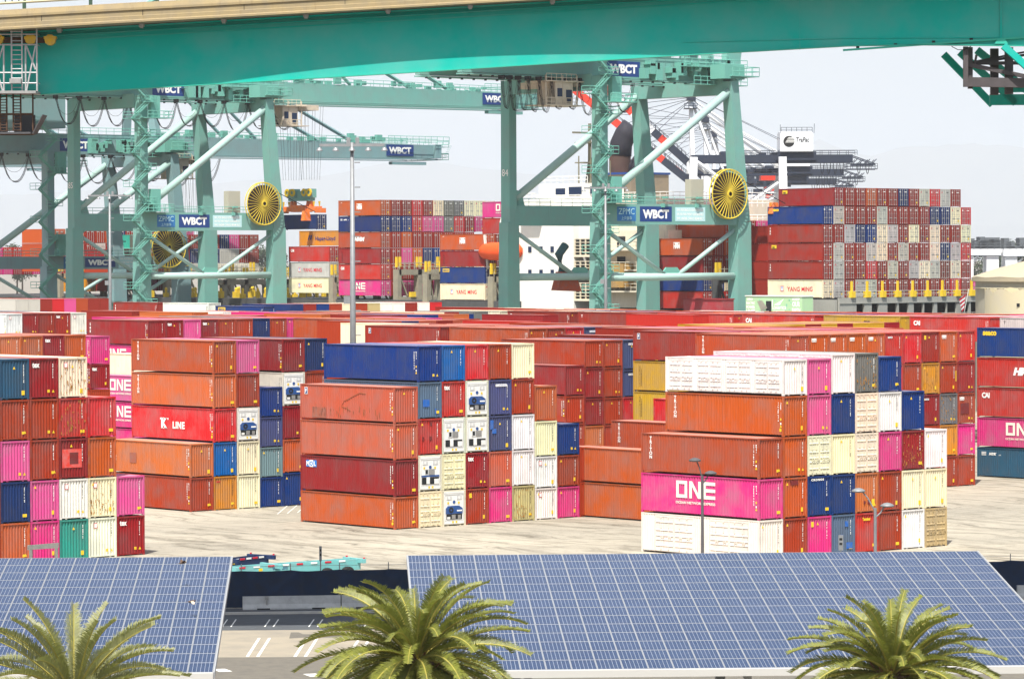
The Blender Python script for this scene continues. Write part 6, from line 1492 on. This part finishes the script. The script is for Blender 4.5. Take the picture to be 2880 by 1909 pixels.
# ---------------------------------------------------------------- white cranes of the next terminal
WCR = mat('white_crane_paint', (.66, .68, .70), .5, noise=.06, nscale=.3); GRC = mat('grey_crane_steel', (.028, .036, .058), .55, noise=.15, nscale=.4); RDC = mat('red_crane_band', (.62, .05, .03), .5)
FL2 = mat('far_shore_ground', (.22, .20, .17), .9)
def far_crane(label, d, dx, sc_, full=True):
    s = F_PX / VK / 930.0; s2 = F_PX / VK / d
    u0 = (1183 + dx - 1183) / s2
    org = Vector(cp(0, d)); t = empty('harbour_crane', label, 'crane', tuple(org), math.atan2(rt.y, rt.x), 'white cranes of the terminal across the water')
    U = lambda x: (x - 1183) / s + u0; Zz = lambda y: CAM_H + (591.5 - y) / s
    for v in (0, 16):
        for x, x2 in ((1604, 1592), (1809, 1812)):
            b = MB(); b.beam((U(x), v, Zz(365)), (U(x2), v, 1), 2.0, 1.8, w2=2.4); b.build('leg', WCR, t)
        for q in ((1606, 372, 1672, 420), (1800, 425, 1725, 478)): b = MB(); b.tube([(U(q[0]), v, Zz(q[1])), (U(q[2]), v, Zz(q[3]))], .55, 6); b.build('brace', WCR, t)
        b = MB(); b.box(U(1600), v - .6, Zz(497), U(1812), v + .6, Zz(482)); b.build('portal_beam', WCR, t)
    for v in (5, 11):
        b = MB(); b.box(U(1600), v - .6, Zz(378), U(1975), v + .6, Zz(359)); b.box(U(1800), v - 1, Zz(372), U(1890), v + 1, Zz(352)); b.build('girder', GRC, t)
        b = MB(); b.box(U(1975), v - .3, Zz(384), U(2028), v + .3, Zz(381)); b.beam((U(1975), v, Zz(362)), (U(2028), v, Zz(381)), .25); 
        for x in (1975, 1990, 2005, 2020): b.beam((U(x), v, Zz(381)), (U(x) + 1.2, v, Zz(370)), .2)
        railing(b, (U(1700), v - .8, Zz(360)), (U(1985), v - .8, Zz(360)), 1.2, .06, 2.2); railing(b, (U(1960), v - .8, Zz(392)), (U(2032), v - .8, Zz(392)), 1.3, .06, 1.6); b.box(U(1960), v - .8, Zz(394), U(2032), v, Zz(392)); b.build('back_platform', GRC, t)
        bm = MB(); p0, p1 = (Vector((U(1594), v, Zz(418))), Vector((U(1318), v, Zz(197)))) if v == 5 else (Vector((U(1594), v, Zz(374))), Vector((U(1370), v, Zz(172))))
        for i in range(14): bm.beam(p0.lerp(p1, i / 14), p0.lerp(p1, (i + 1) / 14), 1.2, 1.9, 1 if i in (3, 6, 8, 10, 11, 12, 13) else 2 if i in (0, 1, 2, 4) else 0)
        for i in range(22): c = p0.lerp(p1, i / 22); bm.tube([c + Vector((-.4, -.8, 1.2)), c + Vector((-.4, -.8, 2.6))], .07, 4, 2, caps=False)
        bm.tube([p0 + Vector((-.4, -.8, 2.5)), p1 + Vector((-.4, -.8, 2.5))], .06, 4, 2); bm.build('raised_boom', [WCR, RDC, GRC], t)
        b = MB(); b.beam((U(1604), v, Zz(365)), (U(1601), 8, Zz(220)), 1.0); b.tube([(U(1601), 8, Zz(236)), (U(1762), v, Zz(352))], .42, 6); b.tube([(U(1601), 8, Zz(226)), (U(1700), v, Zz(296)), (U(1800), v, Zz(352))], .26, 6); b.beam((U(1650), v, Zz(362)), (U(1601), 8, Zz(225)), .5); b.build('apex_frame', WCR, t)
        b = MB()
        for k in range(4): b.tube([(U(1601), 8, Zz(222 + 3 * k)), tuple(p1.lerp(p0, .1 + .18 * k) + Vector((0, 0, 1.2)))], .07, 4)
        b.tube([(U(1603), 8, Zz(222)), (U(1806), v, Zz(322))], .06, 4); b.build('stay_rope', GRC, t)
    b = MB(); b.box(U(1592), 6, Zz(232), U(1612), 10, Zz(214)); railing(b, (U(1585), 5, Zz(250)), (U(1615), 5, Zz(250)), 1.2, .07, 1.0); b.box(U(1585), 5, Zz(251), U(1615), 11, Zz(250)); b.build('apex_platform', GRC, t)
    b = MB(); b.box(U(1806), 3, Zz(352), U(1882), 14, Zz(310)); b.hull8([(U(1806), 3, Zz(310)), (U(1882), 3, Zz(310)), (U(1882), 14, Zz(310)), (U(1806), 14, Zz(310))], [(U(1806), 7, Zz(305)), (U(1882), 7, Zz(305)), (U(1882), 10, Zz(305)), (U(1806), 10, Zz(305))]); hs_ = b.build('machinery_house', WCR, t)
    b = MB(); railing(b, (U(1808), 3, Zz(309)), (U(1880), 3, Zz(309)), 1.4, .06, 1.2); b.tube([(U(1806), 3, Zz(310)), (U(1806), 3, Zz(290))], .06, 4); b.tube([(U(1884), 3, Zz(310)), (U(1885), 3, Zz(288))], .06, 4); b.build('roof_railing', GRC, t)
    if full:
        letter('TraPac', t, '-Y', (U(1858), 2.97, Zz(325)), w=31 / s, h=11 / s, bold=.02, shear=.2, M=BLACK)
        b = MB(); b.lathe((U(1826), 2.96, Zz(329)), [(0, 0), (13.0 / s, 0)], 24, 'y'); b.build('emblem', BLACK, t)
        b = MB()
        for k in range(4): z = Zz(321 + 3.4 * k); b.hull8([(U(1820 - 2 * k + 3), 2.92, z), (U(1840), 2.92, z), (U(1838), 2.92, z + .16), (U(1822 - 2 * k + 3), 2.92, z + .16)], [(U(1820 - 2 * k + 3), 2.95, z), (U(1840), 2.95, z), (U(1838), 2.95, z + .16), (U(1822 - 2 * k + 3), 2.95, z + .16)])
        b.build('emblem_stripe', WHITE, t)
    b = MB(); b.box(U(1762), 4, Zz(418), U(1795), 12, Zz(404)); b.build('operator_cab', RDC, t)
    b = MB()
    for x0 in (1900, 1915, 1930, 1945, 1985, 2005): b.tube([(U(x0 + 9 * j / 8), 5, Zz(378 + 26 * (1 - abs(j / 4 - 1) ** 2.2))) for j in range(9)], .09, 4, caps=False)
    b.build('festoon_cable', CABLE, t)
    b = MB(); q = random.Random(int(d))
    for i in range(40): x = q.uniform(1640, 1800); s_ = q.uniform(.4, 1.3); y = q.choice((360, 372, 400)); b.box(U(x), q.uniform(3, 12), Zz(y), U(x) + s_ * 2, q.uniform(12.1, 13), Zz(y) + s_)
    b.box(U(1580), 2, Zz(408), U(1830), 3, Zz(403)); railing(b, (U(1700), 2, Zz(403)), (U(1830), 2, Zz(403)), 1.3, .07, 1.6); b.build('machinery', GRC, t)
far_crane('white crane with raised red banded boom and round black house emblem', 930, 0, 1)
far_crane('white crane half hidden behind the emblem crane', 1085, 92, 1)
far_crane('palest white crane farthest across the water', 1220, 150, 1)
b = MB(); b.poly([cp(u, d, 1.2) for u, d in ((-900, 830), (900, 830), (9000, 12000), (-9000, 12000))]); tag(b.build('far_shore_ground', FL2), 'low land across the harbour water', kind='structure')
# yard gantries and boxes at the far right
def gantry(label, d, x0, x1, yb, yt):
    s = F_PX / VK / d; U = lambda x: (x - 1183) / s; Zz = lambda y: CAM_H + (591.5 - y) / s; t = empty('gantry_crane', label, 'gantry crane', cp(0, d), math.atan2(rt.y, rt.x), 'white yard gantries across the water')
    for v in (0, 12):
        b = MB(); b.box(U(x0), v - .9, Zz(yb), U(x1), v + .9, Zz(yt)); b.build('top_beam', WCR, t)
        for x in (x0 + (x1 - x0) * .18, x0 + (x1 - x0) * .80): b = MB(); b.beam((U(x), v, Zz(yb)), (U(x), v, 1.2), 3.0 if v == 0 else 1.4, 1.5); b.build('leg', WCR, t)
        b = MB(); b.tube([(U(x0 + (x1 - x0) * .2), v, Zz(yb + 30)), (U(x0 + (x1 - x0) * .45), v, Zz(yb + 4))], .3, 5); b.build('brace', WCR, t)
    b = MB(); q = random.Random(int(x0))
    for i in range(14): x = q.uniform(x0, x1); w = q.uniform(1, 4); b.box(U(x), 2, Zz(yt), U(x) + w, 9, Zz(yt) + q.uniform(.5, 3))
    railing(b, (U(x0), -1, Zz(yt)), (U(x1), -1, Zz(yt)), 1.3, .08, 1.6); b.build('trolley', mat('gantry_dark', (.10, .11, .12), .6) if 'gantry_dark' not in bpy.data.materials else bpy.data.materials['gantry_dark'], t)
    b = MB(); b.box(U(x0), -1.2, Zz(yb + 2), U(x1), -.95, Zz(yb)); b.build('cable_tray', GRC, t)
gantry('white yard gantry standing next to the stern stack', 880, 2218, 2312, 594, 579); gantry('white yard gantry above the domed tank', 905, 2318, 2420, 596, 579)
for i in range(26):
    P = gv(2226 + (i % 13) * 11, 830 + 14 * (i // 13)); FILL.append((P.x, P.y, 1.2 if i < 13 else 1.2, HB, COL[('BR', 'RR', 'DR', 'PK', 'RU')[i % 5]][0], CL))
    FILL.append((P.x, P.y, 4.2, HB, COL[('RR', 'DR', 'BR')[i % 3]][0], CL))
    if i % 2: FILL.append((P.x, P.y, 7.2, HB, COL[('RR', 'DR', 'BR')[i % 3]][0], CL)); FILL.append((P.x, P.y, 10.2, HB, COL[('DR', 'BR')[i % 2]][0], CL))
pk = gv(2240, 872); container(pk.x, pk.y, 12.4, HB, 'HP', 'P', 'one', None, 1, CL, dict(stack='ship', col=0, tier=0, label='pink container hoisted below a white yard gantry far off'), 's')
# ---------------------------------------------------------------- far trees
FOL = mat('distant_foliage', (.045, .065, .035), .9, noise=.4, nscale=.15); FTR = mat('distant_trunk', (.09, .07, .05), .9)
def tree(label, xv, yt, d, w, h, seed, cone=False):
    P = gv(xv, d, 1.0); H = at_d(xv, yt, d).z - 1; t = empty('tree', label, 'tree', tuple(P), 0, 'trees across the harbour'); q = random.Random(seed)
    b = MB(); b.tube([(0, 0, 0), (.2, .1, H * .4), (0, 0, H * .8)], .6, 6, r2=.2)
    for i in range(6): a = q.uniform(0, 6.28); b.tube([(0, 0, H * .4), (w * .3 * math.cos(a), w * .3 * math.sin(a), H * .7)], .22, 5, r2=.08)
    b.build('trunk', FTR, t); b = MB(); cl = []
    for i in range(16):
        z = H * q.uniform(.45, .95); k = (1 - (z / H - .3) / .7) if cone else math.sin(min(1, max(0, (z / H - .35) / .65)) * PI) ** .5
        a = q.uniform(0, 6.28); r = w * .5 * k * q.uniform(.2, .9); cl.append((r * math.cos(a), r * math.sin(a), z, w * q.uniform(.10, .2)))
    for cx, cy_, cz, r in cl:
        for i in range(70):
            v = Vector((q.gauss(0, 1), q.gauss(0, 1), q.gauss(0, .75))); v = v.normalized() * r * q.uniform(.4, 1.1); p = Vector((cx, cy_, cz)) + v; n1 = Vector((q.gauss(0, 1), q.gauss(0, 1), q.gauss(0, 1))).normalized(); n2 = n1.cross(v + Vector((.1, 0, 0))).normalized(); s = q.uniform(.35, .8)
            b.quad(tuple(p - n1 * s), tuple(p + n2 * s * .7), tuple(p + n1 * s), tuple(p - n2 * s * .7))
    b.build('crown', FOL, t)
tree('wide dark tree above the white gantry trolley', 2283, 563, 1500, 22, 0, 1); tree('tall broad tree behind the domed tank', 2330, 553, 1480, 24, 0, 2); tree('round tree between the broad tree and the pine', 2352, 557, 1520, 16, 0, 3); tree('pointed pine at the picture edge behind the tank', 2364, 557, 1450, 12, 0, 4, True)
for i, (x, y, w) in enumerate(((40, 566, 22), (52, 572, 14), (612, 575, 20), (628, 582, 24), (640, 578, 14), (2232, 577, 20))):
    tree(('low tree beyond the ship, seen left of the orange stack', 'smaller low tree next to the orange stack', 'pale tree seen between crane leg and ship stack', 'wide tree behind the crane leg foot', 'small tree next to the white lettered boxes', 'faint tree behind the stern stack')[i], x, y, 1700, w, 0, 20 + i)
# ---------------------------------------------------------------- labels: colour, marks, neighbours, stack
ORD = ['first', 'second', 'third', 'fourth', 'fifth', 'sixth', 'seventh', 'eighth', 'ninth', 'tenth', 'eleventh', 'twelfth', 'thirteenth', 'fourteenth']
def finish_labels():
    from collections import Counter, defaultdict
    at = {(R['stack'], R['col'], R['tier']): R for R in RECS}
    tops = defaultdict(int)
    for R in RECS: tops[(R['stack'], R['col'])] = max(tops[(R['stack'], R['col'])], R['tier'])
    def feat(R):
        if R['side'] and R['side'] in FEAT_S: return FEAT_S[R['side']]
        if R['end'] in FEAT_E: return FEAT_E[R['end']]
        return {'D': 'closed doors', 'RA': 'round blue fan', 'RB': 'white machinery panels', 'RC': 'blue machinery stripe', 'S4': 'four side doors', 'S2': 'two wide side doors'}.get(R['kind'])
    def nb(R):
        s, c, t = R['stack'], R['col'], R['tier']; return at.get((s, c, t - 1)), at.get((s, c, t + 1)), at.get((s, c - 1, t)), at.get((s, c + 1, t))
    def cands(R):
        w = R['word']; f = feat(R); lo, hi, le, ri = nb(R); st = R['stack']; short = STN.get(st, st)
        kind = 'refrigerated container' if R['kind'] in ('RA', 'RB', 'RC') else 'container'
        base = f"{w} {kind}" + (f" with {f}" if f else '')
        out = [f"{base} in {short}" if f else f"plain {base} in {short}"]
        pos = None
        if R['tier'] == tops[(st, R['col'])]: pos = 'topmost'
        if pos and lo: out.append(f"{base}, topmost over {lo['word']}, in {short}")
        if lo and hi: out.append(f"{base}, over {lo['word']} under {hi['word']}, in {short}")
        if not lo and hi: out.append(f"{base}, lowest seen under {hi['word']}, in {short}")
        if le and ri: out.append(f"{base}, between {le['word']} and {ri['word']}, in {short}")
        if lo and hi and le: out.append(f"{w} {kind} over {lo['word']}, under {hi['word']}, beside {le['word']}, {short}")
        out.append(f"{w} {kind}, {ORD[R['col']]} column, {ORD[R['tier']]} tier, {short}")
        return out
    all_c = [(R, [' '.join(c.split()) for c in cands(R)]) for R in RECS]
    cnt = Counter(c for _, cs in all_c for c in set(cs)); used = set()
    for R, cs in all_c:
        if R.get('label'): R['o']['label'] = R['label']; R['o']['group'] = 'containers aboard the ship'; continue
        L = next((c for c in cs if cnt[c] == 1 and 4 <= len(c.split()) <= 16 and c not in used), None) or cs[-1]
        used.add(L); R['o']['label'] = L; R['o']['group'] = 'containers aboard the ship' if R['stack'].startswith('ship') else 'containers stacked in the yard'
STN = {
 'the stack behind the long solar roof': 'the stack behind the long solar roof',
 'the centre stack with the refrigerated units': 'the stack of blue-fan units',
 'the stack with the red serif-lettered container': 'the serif-lettered red stack',
 'the low stack between the two big stacks': 'the low orange stack',
 'the stack behind the short solar roof': 'the stack behind the short solar roof',
 'the orange row behind the short solar roof stack': 'the row above the short-roof stack',
 'the pink stack seen through the gap': 'the pink gap stack',
 'the tall rust wall with the white emblems': 'the white-emblem wall',
 'the stack with the dark blue yellow-lettered top': 'the yellow-lettered blue-topped stack',
 'the stack cut off by the picture edge': 'the stack cut by the frame edge',
 'the yellow and rust stack': 'the yellow stack',
 'the brown stack with the white label plate': 'the brown label-plate stack',
 'the long rust row with the square sticker': 'the square-sticker rust row',
 'the maroon row with vertical white letters': 'the vertical-letter maroon row',
 'the far row with square emblems': 'the far square-emblem row',
 'the far row with the yellow black-lettered side': 'the far yellow-sided row',
 'the farthest row below the cranes': 'the row below the cranes',
 'the small row under the last crane': 'the small row under the last crane',
 'the yellow and maroon ends': 'the yellow and maroon ends row'}
build_fill()
finish_labels()
print('containers', len(RECS), 'fill', len(FILL))
